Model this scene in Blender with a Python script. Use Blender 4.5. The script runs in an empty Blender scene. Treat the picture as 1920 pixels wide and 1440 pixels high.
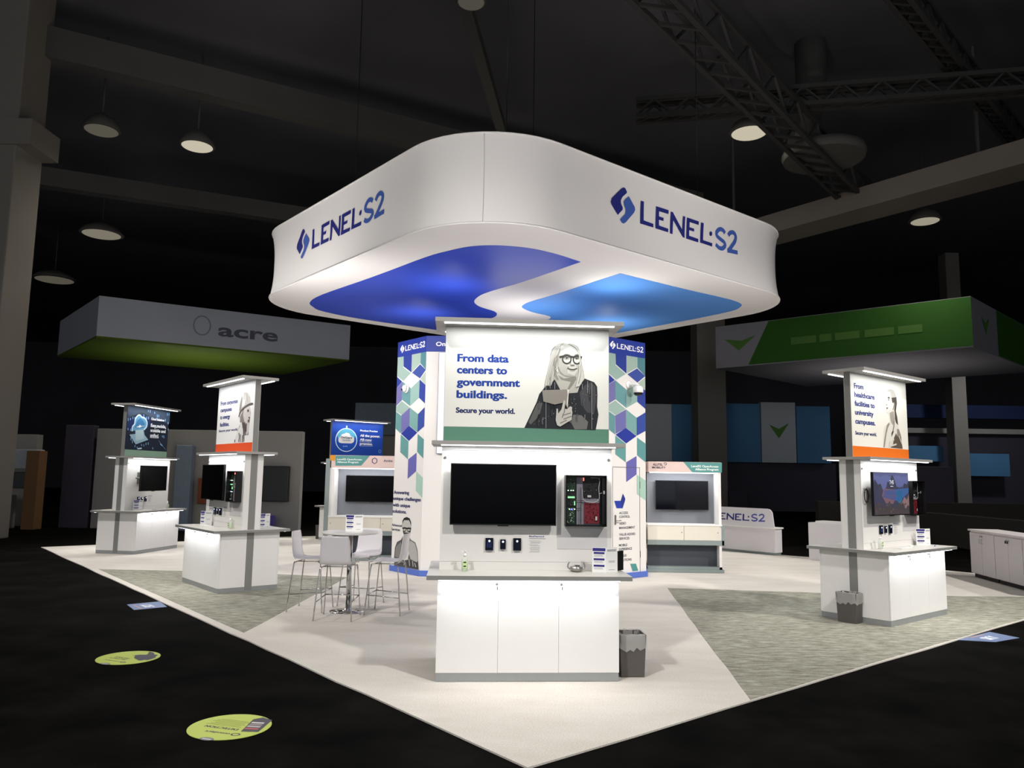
import bpy, bmesh, math, random
from mathutils import Vector, Matrix
from mathutils.geometry import tessellate_polygon
random.seed(7)
scene = bpy.context.scene
COL = scene.collection
PI = math.pi
ART={'TX': {'k1': [('#1d3f97','From data',-0.6804,2.8792,-0.186,0.0748),('#1d3f97','centers to',-0.6815,2.7643,-0.2004,0.0745),('#1d3f97','government',-0.6811,2.6454,-0.0746,0.0742),('#1d3f97','buildings.',-0.6809,2.5263,-0.1967,0.074),('#272f63','Secure your world.',-0.6837,2.3819,-0.1168,0.0515)],
       'k2': [('#1d2f7a','From corporate',-0.6741,2.9021,0.0933,0.0666),('#1d2f7a','campuses',-0.6672,2.7886,-0.1538,0.0663),('#1d2f7a','to energy',-0.6665,2.6692,-0.2096,0.066),('#1d2f7a','facilities.',-0.6581,2.5444,-0.2352,0.0658),('#272f63','Secure your world.',-0.6942,2.4523,0.1639,0.0409)],
       'k3': [('#f4f6fa','Cloud Solutions',0.0701,2.9577,0.586,0.0561),('#f4f6fa','Easy,mobile,',0.0669,2.7995,0.6728,0.0764),('#f4f6fa','scalable and',0.0692,2.6873,0.6632,0.0763),('#f4f6fa','unified.',0.0712,2.5716,0.4079,0.0763)],
       'k4': [('#1d2f7a','From',-0.7025,3.0169,-0.4521,0.0692),('#1d2f7a','healthcare',-0.7008,2.9017,-0.1535,0.069),('#1d2f7a','facilities to',-0.7033,2.7834,-0.1592,0.0687),('#1d2f7a','university',-0.702,2.6662,-0.2014,0.0686),('#1d2f7a','campuses.',-0.7027,2.5464,-0.157,0.0683),('#272f63','Secure your world.',-0.7137,2.3998,-0.1366,0.0474)],
       'k5': [('#f4f6fa','Product Preview',0.0602,2.9708,0.616,0.05),('#f4f6fa','All the power.',0.0587,2.8217,0.6979,0.0695),('#f4f6fa','All-new',0.0557,2.7104,0.4339,0.0694),('#f4f6fa','premise.',0.0603,2.5987,0.4657,0.0693),('#3b4450','OnGuard',-0.529,2.7542,-0.1835,0.0545),('#8892a0','CLOUD',-0.4805,2.6822,-0.2294,0.0464)],
       'lw': [('#e8f2ee','LenelS2 OpenAccess',-3.6629,2.0728,-3.1363,0.0377),('#e8f2ee','Alliance Program',-3.6606,2.0156,-3.2079,0.0378),('#6b6470','Ambe',-2.682,2.049,-2.4924,0.0524)],
       'rw': [('#2a2530','ALUTEL',2.7688,2.0351,2.9617,0.0449),('#2a2530','MOBILITY',2.7529,1.9794,3.0176,0.0392),('#eef5f3','LenelS2 OpenAccess',3.515,2.0149,4.046,0.042),('#eef5f3','Alliance Program',3.5902,1.9552,4.0449,0.042)],
       'tl': [('#2d2f5e','Answering',0.017499999999999998,1.4262,0.5586,0.0634),('#2d2f5e','unique challenges',0.006600000000000002,1.313,0.9583,0.0633),('#2d2f5e','with unique',-0.0008000000000000021,1.1911,0.6032000000000001,0.0632),('#2d2f5e','solutions.',-0.003700000000000002,1.075,0.48869999999999997,0.0631),
              ('#55555f','Advanced',-0.013400000000000002,0.8242,0.3514,0.0471),('#55555f','Services',-0.0238,0.7444,0.2794,0.0471)],
       'tr': [('#4c4c58','ACCESS',0.3021,1.1415,0.5352,0.0442),('#4c4c58','CONTROL',0.3019,1.0735,0.5886,0.0442),('#4c4c58','VIDEO',0.3016,0.9561,0.4811,0.0441),('#4c4c58','MANAGEMENT',0.3015,0.8781,0.7226,0.044),('#4c4c58','VALUE-ADDED',0.3012,0.7609,0.7301,0.0439),('#4c4c58','SERVICES',0.301,0.6896,0.5733,0.0438),
              ('#4c4c58','MOBILE',0.2955,0.573,0.514,0.0437),('#4c4c58','EXPERIENCE',0.2953,0.5033,0.6394,0.0436),('#4c4c58','CLOUD',0.282,0.3878,0.4973,0.0435),('#4c4c58','SOLUTIONS',0.2818,0.3105,0.6303,0.0436)]},
'cloud': [('p','#39495f',[(-0.7784,3.2008),(0.8285,3.2316),(0.8261,2.9188),(0.2781,2.9676),(-0.2785,3.1117),(-0.7684,2.9478)]),('p','#1c2f63',[(-0.7637,2.9073),(-0.2726,3.0617),(0.0279,3.0091),(0.0608,2.8489),(-0.1729,2.6813),(-0.7695,2.6784)]),
          ('p','#6fa6c8',[(-0.5016,2.8107),(-0.5027,2.935),(-0.4307,3.0113),(-0.3521,3.0368),(-0.2648,2.995),(-0.1519,2.9783),(-0.0647,2.8914),(-0.0738,2.7889),(-0.163,2.7156),(-0.4729,2.68),(-0.5901,2.6565),(-0.5857,2.7556)]),
          ('p','#3d7fb0',[(-0.4196,2.9163),(-0.3174,2.9741),(-0.2002,2.9155),(-0.1372,2.8524),(-0.1827,2.7649),(-0.4252,2.7327),(-0.5072,2.7441)]),('p','#9fc0cf',[(-0.4672,2.6886),(-0.1778,2.7231),(-0.1217,2.5999),(0.0307,2.4977),(-0.4236,2.3721),(-0.673,2.5779),(-0.4643,2.606)]),
          ('p','#b8d2d8',[(-0.4729,2.68),(-0.1975,2.7135),(-0.1327,2.515),(-0.4327,2.4503)]),('p','#0f1c30',[(-0.6916,2.5687),(-0.4296,2.3661),(0.0457,2.4899),(0.0477,2.473),(-0.4269,2.343),(-0.7082,2.5433)]),
          ('s','#d5eef8',0.035,[(-0.5901,2.6565),(-0.5857,2.7556),(-0.5168,2.8263),(-0.5027,2.935),(-0.4307,3.0113),(-0.3521,3.0368),(-0.2648,2.995),(-0.1519,2.9783),(-0.0647,2.8914),(-0.0738,2.7889),(-0.163,2.7156)]),('p','#f2fbff',[(-0.3638,2.7867),(-0.3203,2.823),(-0.2688,2.793),(-0.1328,2.8146),(-0.2669,2.7763),(-0.3126,2.7566),(-0.4682,2.7549)]),
          ('p','#8fc0ea',[(-0.0616,3.1794),(-0.0361,3.1799),(-0.0308,3.1343),(-0.056,3.1322)]),('p','#8fc0ea',[(0.0085,3.187),(0.0342,3.1875),(0.0418,3.1218),(0.0164,3.1197)]),('p','#8fc0ea',[(0.1846,3.1573),(0.2107,3.1578),(0.2161,3.112),(0.1901,3.1099)]),('p','#8fc0ea',[(0.2936,3.0994),(0.32,3.0998),(0.3279,3.0317),(0.3017,3.0297)]),
          ('p','#8fc0ea',[(0.3527,3.0975),(0.3793,3.0979),(0.3857,3.0429),(0.3593,3.0408)]),('p','#8fc0ea',[(0.6979,3.1716),(0.7255,3.1721),(0.7325,3.1122),(0.7051,3.11)]),('p','#8fc0ea',[(0.7663,3.1797),(0.7941,3.1803),(0.8017,3.1152),(0.774,3.113)]),('p','#8fc0ea',[(0.6312,3.0231),(0.6586,3.0234),(0.6652,2.9666),(0.638,2.9647)]),
          ('p','#8fc0ea',[(0.7459,2.9571),(0.7736,2.9572),(0.7795,2.9072),(0.752,2.9054)]),('p','#8fc0ea',[(0.7712,2.806),(0.799,2.806),(0.8044,2.7594),(0.7768,2.7578)]),('p','#8fc0ea',[(0.5493,2.6238),(0.5764,2.6236),(0.5813,2.581),(0.5545,2.5796)]),('p','#8fc0ea',[(0.6089,2.6287),(0.6362,2.6284),(0.6436,2.565),(0.6165,2.5636)]),
          ('p','#8fc0ea',[(-0.613,2.9779),(-0.5891,2.9781),(-0.5832,2.9274),(-0.6069,2.9256)]),('p','#8fc0ea',[(-0.5466,2.9788),(-0.5225,2.979),(-0.5176,2.9365),(-0.5414,2.9347)]),('p','#8fc0ea',[(-0.7791,2.9387),(-0.7557,2.9388),(-0.7483,2.8758),(-0.7716,2.8742)]),('p','#8fc0ea',[(-0.7013,2.9439),(-0.6777,2.944),(-0.6724,2.8985),(-0.6959,2.8968)]),
          ('p','#8fc0ea',[(-0.7602,2.7209),(-0.7367,2.7208),(-0.731,2.6714),(-0.7542,2.67)]),('p','#8fc0ea',[(-0.6673,2.7087),(-0.6437,2.7085),(-0.6383,2.6624),(-0.6618,2.661)]),('p','#8fc0ea',[(-0.0436,3.0251),(-0.0181,3.0254),(-0.0113,2.9674),(-0.0366,2.9655)]),('p','#8fc0ea',[(-0.1133,3.019),(-0.088,3.0192),(-0.0814,2.9629),(-0.1065,2.961)]),
          ('p','#8fc0ea',[(-0.2297,3.0608),(-0.2047,3.0611),(-0.1981,3.0045),(-0.2229,3.0026)]),('p','#8fc0ea',[(-0.2344,2.3917),(-0.2096,2.3911),(-0.2042,2.3448),(-0.2288,2.3438)]),('p','#8fc0ea',[(-0.1511,2.3872),(-0.1261,2.3866),(-0.1206,2.3395),(-0.1454,2.3385)]),('p','#8fc0ea',[(-0.0719,2.4239),(-0.0466,2.4233),(-0.0412,2.377),(-0.0663,2.3759)]),
          ('p','#8fc0ea',[(0.0109,2.4372),(0.0364,2.4367),(0.042,2.3878),(0.0167,2.3868)]),('p','#8fc0ea',[(-0.4738,2.3548),(-0.4496,2.3541),(-0.4447,2.3121),(-0.4687,2.3111)]),('p','#8fc0ea',[(-0.3899,2.3255),(-0.3655,2.3248),(-0.3605,2.2819),(-0.3847,2.281)]),('p','#8fc0ea',[(-0.6392,2.5235),(-0.6154,2.5231),(-0.6078,2.4573),(-0.6313,2.4562)]),
          ('p','#8fc0ea',[(-0.5791,2.4609),(-0.5553,2.4604),(-0.5476,2.3945),(-0.5713,2.3935)]),('p','#8fc0ea',[(0.1941,2.3321),(0.2201,2.3314),(0.2253,2.2863),(0.1995,2.2854)]),('s','#6f8fb5',0.015,[(0.4209,2.4993),(0.5672,2.3926),(0.7298,2.2936)]),('s','#8fc0ea',0.03,[(0.4889,2.4241),(0.5832,2.3845)]),
          ('s','#cfe6f2',0.03,[(-0.3589,2.2794),(-0.2105,2.2933)]),('s','#f4f6fa',0.012,[(0.0694,2.5549),(0.407,2.555)])],
'dark': [(3.7,11.554),(3.618,11.326),(3.535,10.538),(3.69,9.095),(3.695,7.461),(3.681,6.273),(3.741,5.93),(3.974,5.626),(4.259,5.433),(4.614,5.303),(4.602,5.317),(4.968,5.275),(5.676,5.348),(5.891,7.377),(5.881,8.067),(5.966,8.534),(6.214,9.076),(6.464,9.355),(6.925,9.681),(7.786,9.919),(8.036,9.964)],
'dark_b': [(3.7,11.554),(3.951,11.843),(4.272,12.046),(5.454,12.275),(7.452,12.303)],
'fasciaL': [(-9.5885,5.9701),(-9.6142,6.3445),(-6.9307,5.9618),(-10.0335,6.4572),(-10.032,5.8802),(-10.319,6.167)],
'fasciaR': {'2': [(8.6657,6.2856),(8.7291,6.3504),(8.831,6.3725),(8.9,6.3186),(8.8829,6.229),(8.8006,6.1298),(8.6849,6.0092)],
            '2b': [(8.6345,5.994),(8.9583,6.0179)],
            'E': [(6.6108,6.3541),(6.9387,6.3615),(6.9354,6.2928),(6.6887,6.2853),(6.6876,6.1962),(6.8113,6.1981),(6.8035,6.1399),(6.6869,6.1368),(6.6857,6.0355),(6.9317,6.0337),(6.926,5.9681),(6.5927,5.9653)],
            'E2': [(7.4426,6.3494),(7.7794,6.3529),(7.7754,6.2881),(7.5213,6.2832),(7.5144,6.1894),(7.6481,6.1897),(7.6445,6.1368),(7.5084,6.1347),(7.5039,6.0337),(7.7644,6.0274),(7.7579,5.9641),(7.4178,5.9623)],
            'L': [(6.2196,6.3551),(6.2976,6.3588),(6.295,6.0369),(6.5431,6.0315),(6.5379,5.9686),(6.2056,5.9634)],
            'L2': [(7.8413,6.3521),(7.9218,6.3537),(7.9013,6.0366),(8.1744,6.0358),(8.1674,5.9713),(7.8145,5.9727)],
            'N': [(6.9982,6.3518),(7.0534,6.3552),(7.3117,6.0997),(7.331,6.3495),(7.3928,6.3509),(7.3733,5.9657),(7.324,5.9665),(7.0657,6.22),(7.0425,5.9618),(6.9733,5.9595)],
            'S': [(8.5638,6.3062),(8.5018,6.3486),(8.4061,6.3479),(8.3176,6.2815),(8.3183,6.2079),(8.4281,6.1641),(8.5366,6.1312),(8.565,6.0695),(8.4779,5.9995),(8.369,5.9942),(8.2814,6.0397)],
            'dot': [(8.1764,6.2142),(8.1727,6.1962),(8.163,6.1795),(8.1489,6.1668),(8.1325,6.1598),(8.1163,6.1598),(8.1027,6.1666),(8.0938,6.1792),(8.091,6.1958),(8.0947,6.2137),(8.1043,6.2303),(8.1184,6.2431),(8.1348,6.2501),(8.1511,6.2502),(8.1647,6.2434),(8.1736,6.2308)],
            'md': [(5.7431,6.4448),(5.7857,6.4707),(5.8283,6.4696),(5.8731,6.4208),(5.8708,6.3976),(5.7745,6.3135),(5.7362,6.2443),(5.7424,6.1937),(5.7846,6.1367),(5.7802,6.0984),(5.6641,5.9821),(5.5126,6.1307),(5.5023,6.1723),(5.523,6.229)],
            'ml': [(5.9244,6.3583),(6.0755,6.2137),(6.0862,6.1708),(6.0531,6.1101),(5.8582,5.9078),(5.8049,5.8705),(5.7562,5.8729),(5.7143,5.9197),(5.8331,6.0362),(5.8525,6.0856),(5.8484,6.1295),(5.8124,6.1882),(5.8019,6.238),(5.834,6.2833)]},
'glyph': {'2': [(6.281,0.823),(6.442,0.988),(6.703,1.044),(6.879,0.907),(6.835,0.678),(6.625,0.425),(6.33,0.117)],
          '2b': [(6.201,0.078),(7.028,0.139)],
          'E': [(1.034,0.997),(1.872,1.016),(1.863,0.841),(1.233,0.822),(1.231,0.594),(1.546,0.599),(1.526,0.451),(1.229,0.443),(1.226,0.184),(1.854,0.179),(1.839,0.012),(0.988,0.005)],
          'E2': [(3.158,0.985),(4.018,0.994),(4.008,0.829),(3.359,0.816),(3.341,0.577),(3.683,0.578),(3.673,0.443),(3.326,0.437),(3.315,0.179),(3.98,0.163),(3.963,0.002),(3.095,-0.003)],
          'L': [(0.036,1.0),(0.235,1.009),(0.228,0.188),(0.862,0.174),(0.848,0.013),(0.0,0.0)],
          'L2': [(4.176,0.992),(4.381,0.996),(4.329,0.187),(5.026,0.185),(5.008,0.02),(4.107,0.024)],
          'N': [(2.023,0.992),(2.164,1.0),(2.824,0.348),(2.873,0.986),(3.031,0.989),(2.981,0.006),(2.855,0.008),(2.196,0.655),(2.137,-0.004),(1.96,-0.01)],
          'S': [(6.02,0.875),(5.862,0.983),(5.618,0.982),(5.392,0.812),(5.394,0.624),(5.674,0.512),(5.951,0.428),(6.023,0.271),(5.801,0.092),(5.523,0.079),(5.299,0.195)],
          'dot': [(5.031,0.64),(5.022,0.594),(4.997,0.552),(4.961,0.519),(4.919,0.501),(4.878,0.501),(4.843,0.519),(4.821,0.551),(4.813,0.593),(4.823,0.639),(4.847,0.681),(4.883,0.714),(4.925,0.732),(4.967,0.732),(5.002,0.715),(5.024,0.683)],
          'md': [(-1.181,1.229),(-1.072,1.295),(-0.963,1.292),(-0.849,1.168),(-0.855,1.109),(-1.101,0.894),(-1.198,0.717),(-1.183,0.588),(-1.075,0.442),(-1.086,0.345),(-1.382,0.048),(-1.769,0.427),(-1.796,0.533),(-1.743,0.678)],
          'ml': [(-0.718,1.008),(-0.332,0.639),(-0.305,0.529),(-0.389,0.375),(-0.887,-0.142),(-1.023,-0.237),(-1.147,-0.231),(-1.254,-0.112),(-0.951,0.186),(-0.901,0.312),(-0.912,0.424),(-1.004,0.574),(-1.031,0.701),(-0.949,0.817)]},
'hot': [(5.271,8.539),(7.253,5.825),(6.82,11.043)],
'k3_q': [(-0.7849,3.2002),(0.8362,3.2323),(0.7943,2.2651),(-0.7892,2.2391)],
'light': [(8.923,9.212),(8.357,8.97),(7.776,8.946),(7.311,8.773),(7.137,8.517),(7.04,8.105),(6.971,7.23),(6.725,5.392),(8.493,5.366),(9.75,5.261),(10.3,5.324),(10.561,5.482),(10.852,5.952),(10.94,7.277),(10.945,9.103)],
'logoH': (6.2056,5.9634,0.39170000000000016),
'logo_tl': [(0.2712,4.1363),(0.2651,4.2414),(0.9515,4.1217),(0.1055,4.1902),(0.1683,4.2531),(0.1771,4.1041)],
'logo_tr': [(0.2386,4.144),(0.2388,4.2408),(0.9698,4.1417),(0.0648,4.2124),(0.1235,4.2658),(0.1277,4.1176)],
'lw_hex': [(-2.7145,2.0734),(-2.7392,2.024),(-2.7918,2.0232),(-2.8199,2.0719),(-2.7952,2.1213),(-2.7426,2.1221)],
'lw_teal': [(-3.6985,2.164),(-2.9712,2.1746),(-3.1478,1.9622),(-3.6898,1.9543)],
'man_glasses': [('p','#4a4a4a',[(0.1044,0.2564),(0.1236,0.4322),(0.192,0.5405),(0.3254,0.5886),(0.4064,0.6709),(0.5989,0.6837),(0.6625,0.6124),(0.8176,0.5735),(0.8943,0.4427),(0.9466,0.1083),(0.1189,0.1033)]),('p','#a3a19d',[(0.6067,0.5454),(0.6514,0.5991),(0.8067,0.5602),(0.8835,0.4294),(0.9156,0.2592),(0.8152,0.1881),(0.6951,0.2391),(0.5915,0.3931)]),
                ('p','#777572',[(0.1602,0.4479),(0.3155,0.5495),(0.4205,0.4299),(0.3824,0.2489),(0.1339,0.2654)]),('p','#c9c7c2',[(0.4432,0.4571),(0.5619,0.4916),(0.6166,0.37),(0.5769,0.2284),(0.4323,0.228)]),('p','#3b3a3a',[(0.2402,0.1595),(0.9466,0.1083),(0.929,0.2234),(0.6937,0.264),(0.4323,0.228)]),
                ('s','#b5b3ae',0.02,[(0.4805,0.2323),(0.4616,0.1422)]),('s','#b5b3ae',0.02,[(0.6223,0.2701),(0.6529,0.1478)]),('s','#b5b3ae',0.02,[(0.742,0.2434),(0.7707,0.1467)]),('s','#b5b3ae',0.02,[(0.8138,0.2127),(0.864,0.1433)]),('p','#96948f',[(0.4178,0.6844),(0.5989,0.6837),(0.6158,0.5965),(0.5104,0.551),(0.3987,0.5938)]),
                ('p','#b3b1ab',[(0.3715,0.848),(0.3726,0.9122),(0.4136,0.9657),(0.5094,0.9897),(0.6068,0.9692),(0.6528,0.9146),(0.6513,0.8134),(0.6206,0.7231),(0.5279,0.6663),(0.4292,0.698),(0.3809,0.7716)]),
                ('p','#262626',[(0.3659,0.8605),(0.3613,0.9373),(0.4121,0.9913),(0.5079,1.0152),(0.6054,0.9945),(0.6568,0.9275),(0.6556,0.8642),(0.6212,0.9256),(0.5834,0.9591),(0.4144,0.9504),(0.3873,0.913)]),('p','#2b2b2b',[(0.3817,0.7589),(0.4516,0.7313),(0.5959,0.7366),(0.653,0.7819),(0.6335,0.705),(0.5285,0.6562),(0.4251,0.6849)]),
                ('s','#1e1e1e',0.03,[(0.3693,0.8029),(0.459,0.8121),(0.5199,0.8055),(0.5796,0.8142),(0.6631,0.8141)]),('s','#1e1e1e',0.018,[(0.3989,0.7983),(0.4137,0.7544),(0.4745,0.7544),(0.5008,0.8019)]),('s','#1e1e1e',0.018,[(0.5393,0.8042),(0.5587,0.7596),(0.6301,0.7666),(0.6396,0.8102)])],
'man_helmet': [('p','#8a817c',[(0.228,2.6627),(0.3599,2.7873),(0.5006,2.8356),(0.6328,2.7996),(0.6629,2.7143),(0.6566,2.6313),(0.6394,2.5626),(0.6162,2.5358),(0.6229,2.3621),(0.541,2.3647),(0.4592,2.3602),(0.4838,2.2548),(0.0303,2.2601),(0.1322,2.4131),(0.2446,2.5515)]),
               ('p','#cdc6c1',[(0.3786,2.7862),(0.5016,2.8285),(0.6319,2.8067),(0.6625,2.7422),(0.6467,2.7013),(0.6691,2.6445),(0.6214,2.626),(0.6384,2.5696),(0.6301,2.4381),(0.5684,2.3638),(0.5084,2.4006),(0.5432,2.5389),(0.4274,2.5789),(0.3557,2.6883)]),
               ('p','#5b524f',[(0.3349,2.576),(0.4294,2.5648),(0.4901,2.5271),(0.532,2.5533),(0.541,2.4274),(0.4746,2.3807),(0.4253,2.4665),(0.3683,2.4757)]),('p','#e2dedb',[(0.2414,2.573),(0.3161,2.5768),(0.3683,2.4757),(0.4407,2.3608),(0.4838,2.2548),(0.0303,2.2601),(0.1322,2.4131),(0.2415,2.5089)]),
               ('s','#3f3835',0.03,[(0.2184,2.4103),(0.246,2.3526),(0.2308,2.2645)]),('s','#3f3835',0.03,[(0.2974,2.3864),(0.2976,2.2593)]),('s','#3f3835',0.03,[(0.3839,2.3696),(0.3819,2.2573)]),('s','#3f3835',0.03,[(0.4077,2.4602),(0.4458,2.2627)]),('s','#3f3835',0.03,[(0.0714,2.3077),(0.0627,2.2636)]),
               ('p','#bdb7b1',[(0.1797,2.6686),(0.1837,2.7687),(0.1941,2.89),(0.2545,2.9937),(0.3409,3.0448),(0.4324,3.0537),(0.5285,3.024),(0.6109,2.9549),(0.6369,2.8727),(0.7408,2.8592),(0.7522,2.8411),(0.6822,2.8315),(0.5732,2.8382),(0.3765,2.8005),(0.2549,2.7362),(0.2179,2.6667)]),
               ('p','#e6e3df',[(0.2894,3.0127),(0.3786,3.042),(0.4264,2.9675),(0.4057,2.8555),(0.3001,2.8121),(0.3053,2.9045)]),('p','#8d8680',[(0.1933,2.7681),(0.2165,2.8671),(0.2662,2.9785),(0.2947,2.9766),(0.2748,2.8564),(0.2544,2.7648)]),('s','#7d756f',0.02,[(0.3702,3.0355),(0.3755,2.9355)]),('s','#9d958f',0.02,[(0.474,3.0209),(0.5202,2.8907)]),
               ('s','#5f5753',0.03,[(0.1797,2.6686),(0.2528,2.7506),(0.3765,2.8005),(0.5727,2.8417),(0.7422,2.8487)]),('p','#4c4441',[(0.5302,2.7565),(0.5639,2.7757),(0.5943,2.7529),(0.5704,2.7298),(0.5333,2.7353)]),('p','#6b625e',[(0.5825,2.6453),(0.651,2.6454),(0.6426,2.6285),(0.5939,2.6287)]),
               ('p','#6b625e',[(0.5789,2.6071),(0.6329,2.6081),(0.6303,2.563),(0.5723,2.5642)])],
'on': [(0.1743,4.1424),(0.3358,4.1429),(0.1723,4.22),(0.03,4.0333),(0.2567,4.0219),(0.3388,4.0222)],
'onguard': [('p','#7ecbe6',
             [(-0.0308,2.7278),(-0.0334,2.6723),(-0.0459,2.6182),(-0.0679,2.5672),(-0.0987,2.5207),(-0.1372,2.4803),(-0.1823,2.4471),(-0.2326,2.4222),(-0.2864,2.4062),(-0.3422,2.3997),(-0.3982,2.4027),(-0.4528,2.4151),(-0.5042,2.4365),(-0.5511,2.4662),(-0.592,2.5034),(-0.6257,2.5468),(-0.6513,2.5952),(-0.6679,2.6472),(-0.6752,2.7012),(-0.6729,2.7556),
              (-0.661,2.8088),(-0.6399,2.8593),(-0.6102,2.9054),(-0.5727,2.946),(-0.5286,2.9796),(-0.4791,3.0053),(-0.4257,3.0222),(-0.3701,3.0299),(-0.3138,3.0279),(-0.2586,3.0164),(-0.2062,2.9956),(-0.1583,2.9661),(-0.1163,2.9288),(-0.0816,2.8849),(-0.0553,2.8358),(-0.0382,2.7828)]),
            ('p','#1d4fb4',
             [(-0.0485,2.7063),(-0.0511,2.6562),(-0.0629,2.6072),(-0.0837,2.5611),(-0.1128,2.519),(-0.1492,2.4824),(-0.1918,2.4524),(-0.2392,2.4298),(-0.29,2.4152),(-0.3426,2.4092),(-0.3955,2.4119),(-0.4469,2.423),(-0.4955,2.4423),(-0.5397,2.4691),(-0.5782,2.5027),(-0.6099,2.5419),(-0.634,2.5857),(-0.6496,2.6327),(-0.6564,2.6816),(-0.6541,2.7308),
              (-0.6427,2.7789),(-0.6227,2.8246),(-0.5946,2.8664),(-0.5592,2.9031),(-0.5175,2.9335),(-0.4707,2.9568),(-0.4204,2.9721),(-0.3678,2.979),(-0.3147,2.9773),(-0.2627,2.9669),(-0.2134,2.9481),(-0.1682,2.9215),(-0.1287,2.8879),(-0.0961,2.8483),(-0.0714,2.8038),(-0.0553,2.756)]),
            ('p','#5fb3cf',[(-0.6309,2.846),(-0.5163,2.9745),(-0.3698,3.023),(-0.2121,2.9895),(-0.0912,2.8706),(-0.1096,2.7591),(-0.6035,2.7382)]),
            ('s','#e4f5fb',0.02,
             [(-0.0308,2.7278),(-0.0334,2.6723),(-0.0459,2.6182),(-0.0679,2.5672),(-0.0987,2.5207),(-0.1372,2.4803),(-0.1823,2.4471),(-0.2326,2.4222),(-0.2864,2.4062),(-0.3422,2.3997),(-0.3982,2.4027),(-0.4528,2.4151),(-0.5042,2.4365),(-0.5511,2.4662),(-0.592,2.5034),(-0.6257,2.5468),(-0.6513,2.5952),(-0.6679,2.6472),(-0.6752,2.7012),(-0.6729,2.7556),
              (-0.661,2.8088),(-0.6399,2.8593),(-0.6102,2.9054),(-0.5727,2.946),(-0.5286,2.9796),(-0.4791,3.0053),(-0.4257,3.0222),(-0.3701,3.0299),(-0.3138,3.0279),(-0.2586,3.0164),(-0.2062,2.9956),(-0.1583,2.9661),(-0.1163,2.9288),(-0.0816,2.8849),(-0.0553,2.8358),(-0.0382,2.7828),(-0.0308,2.7278)]),
            ('p','#bfe6f2',[(-0.378,3.1052),(-0.3399,3.1072),(-0.328,3.0113),(-0.3813,3.0086)]),('p','#eeeae6',[(-0.6017,2.6974),(-0.5823,2.7664),(-0.524,2.8099),(-0.4963,2.8659),(-0.4214,2.883),(-0.362,2.916),(-0.2695,2.897),(-0.2282,2.8299),(-0.1422,2.7992),(-0.1087,2.7384),(-0.1285,2.6616),(-0.1962,2.6245),(-0.5004,2.6196),(-0.5689,2.6374)]),
            ('p','#e4f5fb',[(-0.4197,2.5379),(-0.4233,2.5291),(-0.4327,2.5251),(-0.4425,2.5284),(-0.4469,2.5369),(-0.4433,2.5458),(-0.4338,2.5497),(-0.424,2.5465)]),('p','#e4f5fb',[(-0.3697,2.5397),(-0.3733,2.5309),(-0.3828,2.5269),(-0.3926,2.5302),(-0.397,2.5387),(-0.3934,2.5476),(-0.3839,2.5515),(-0.3741,2.5483)]),
            ('p','#e4f5fb',[(-0.3195,2.5415),(-0.3232,2.5327),(-0.3327,2.5287),(-0.3425,2.532),(-0.3469,2.5405),(-0.3433,2.5494),(-0.3338,2.5533),(-0.3239,2.5501)]),
            ('s','#6f9fd8',0.02,[(0.7457,2.4385),(0.7425,2.4212),(0.7323,2.4072),(0.717,2.399),(0.6997,2.3985),(0.6839,2.4057),(0.6726,2.419),(0.6681,2.436),(0.6713,2.4532),(0.6815,2.4673),(0.6967,2.4755),(0.7139,2.476),(0.7298,2.4689),(0.7411,2.4555),(0.7457,2.4385)]),('s','#f4f6fa',0.008,[(0.0568,2.68),(0.435,2.6866)]),
            ('s','#f4f6fa',0.008,[(0.0616,2.5677),(0.4668,2.5727)])],
'rec': [(-8.1351,0.773),(-8.1257,0.9604),(-6.9372,0.7759),(-8.1319,1.1029),(-6.859,1.0861),(-6.731,0.6569),(-8.1415,0.6426),(-8.1542,0.0323),(-6.692,0.02),(-6.7314,0.6424)],
'rhombi': [('p','#8fa79f',[(-0.0299,4.0311),(0.2117,4.035),(0.2113,3.8249),(0.4875,3.688),(0.233,3.5565),(-0.0297,3.6738)]),('p','#2a3a86',[(0.2147,4.0384),(0.5117,4.0428),(0.5102,3.6953),(0.2188,3.841)]),('p','#97aca0',[(0.5192,4.0353),(0.8041,4.0386),(0.8028,3.8387),(0.5178,3.7012)]),
           ('p','#4f7d85',[(0.8104,4.0382),(1.0723,4.0414),(1.0693,3.7013),(0.809,3.8393)]),('p','#3b4d92',[(0.8027,3.823),(1.0454,3.699),(0.8087,3.5565),(0.5329,3.6871)]),('p','#a3b5a5',[(0.8242,3.5474),(1.069,3.6695),(1.0668,3.421)]),('p','#2c3c88',[(-0.0297,3.6586),(0.1962,3.5481),(-0.0296,3.4421)]),
           ('p','#6a6799',[(-0.0296,3.4391),(0.2035,3.5436),(0.203,3.1936),(-0.0295,3.0913)]),('p','#5f8b8f',[(0.2035,3.5487),(0.5014,3.4006),(0.5,3.0621),(0.2059,3.2019)]),('p','#8aa8a1',[(0.5029,3.3925),(0.8008,3.5297),(0.7985,3.1964),(0.5015,3.0622)]),('p','#2f3f8d',[(0.8024,3.5403),(1.0668,3.421),(1.0637,3.0792),(0.8001,3.1965)]),
           ('p','#8fa79f',[(0.2045,3.1751),(0.4803,3.0398),(0.2098,2.9104),(-0.0389,2.9988),(-0.039,3.0766)]),('p','#5d888a',[(-0.0352,2.986),(0.2003,2.8968),(0.1997,2.5576),(-0.0351,2.6628)]),('p','#66659b',[(0.2041,2.9035),(0.4901,3.0338),(0.4887,2.6894),(0.2093,2.571)]),('p','#6f9794',[(0.496,3.0342),(0.7805,2.8985),(0.7783,2.5638),(0.4946,2.6963)]),
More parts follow.
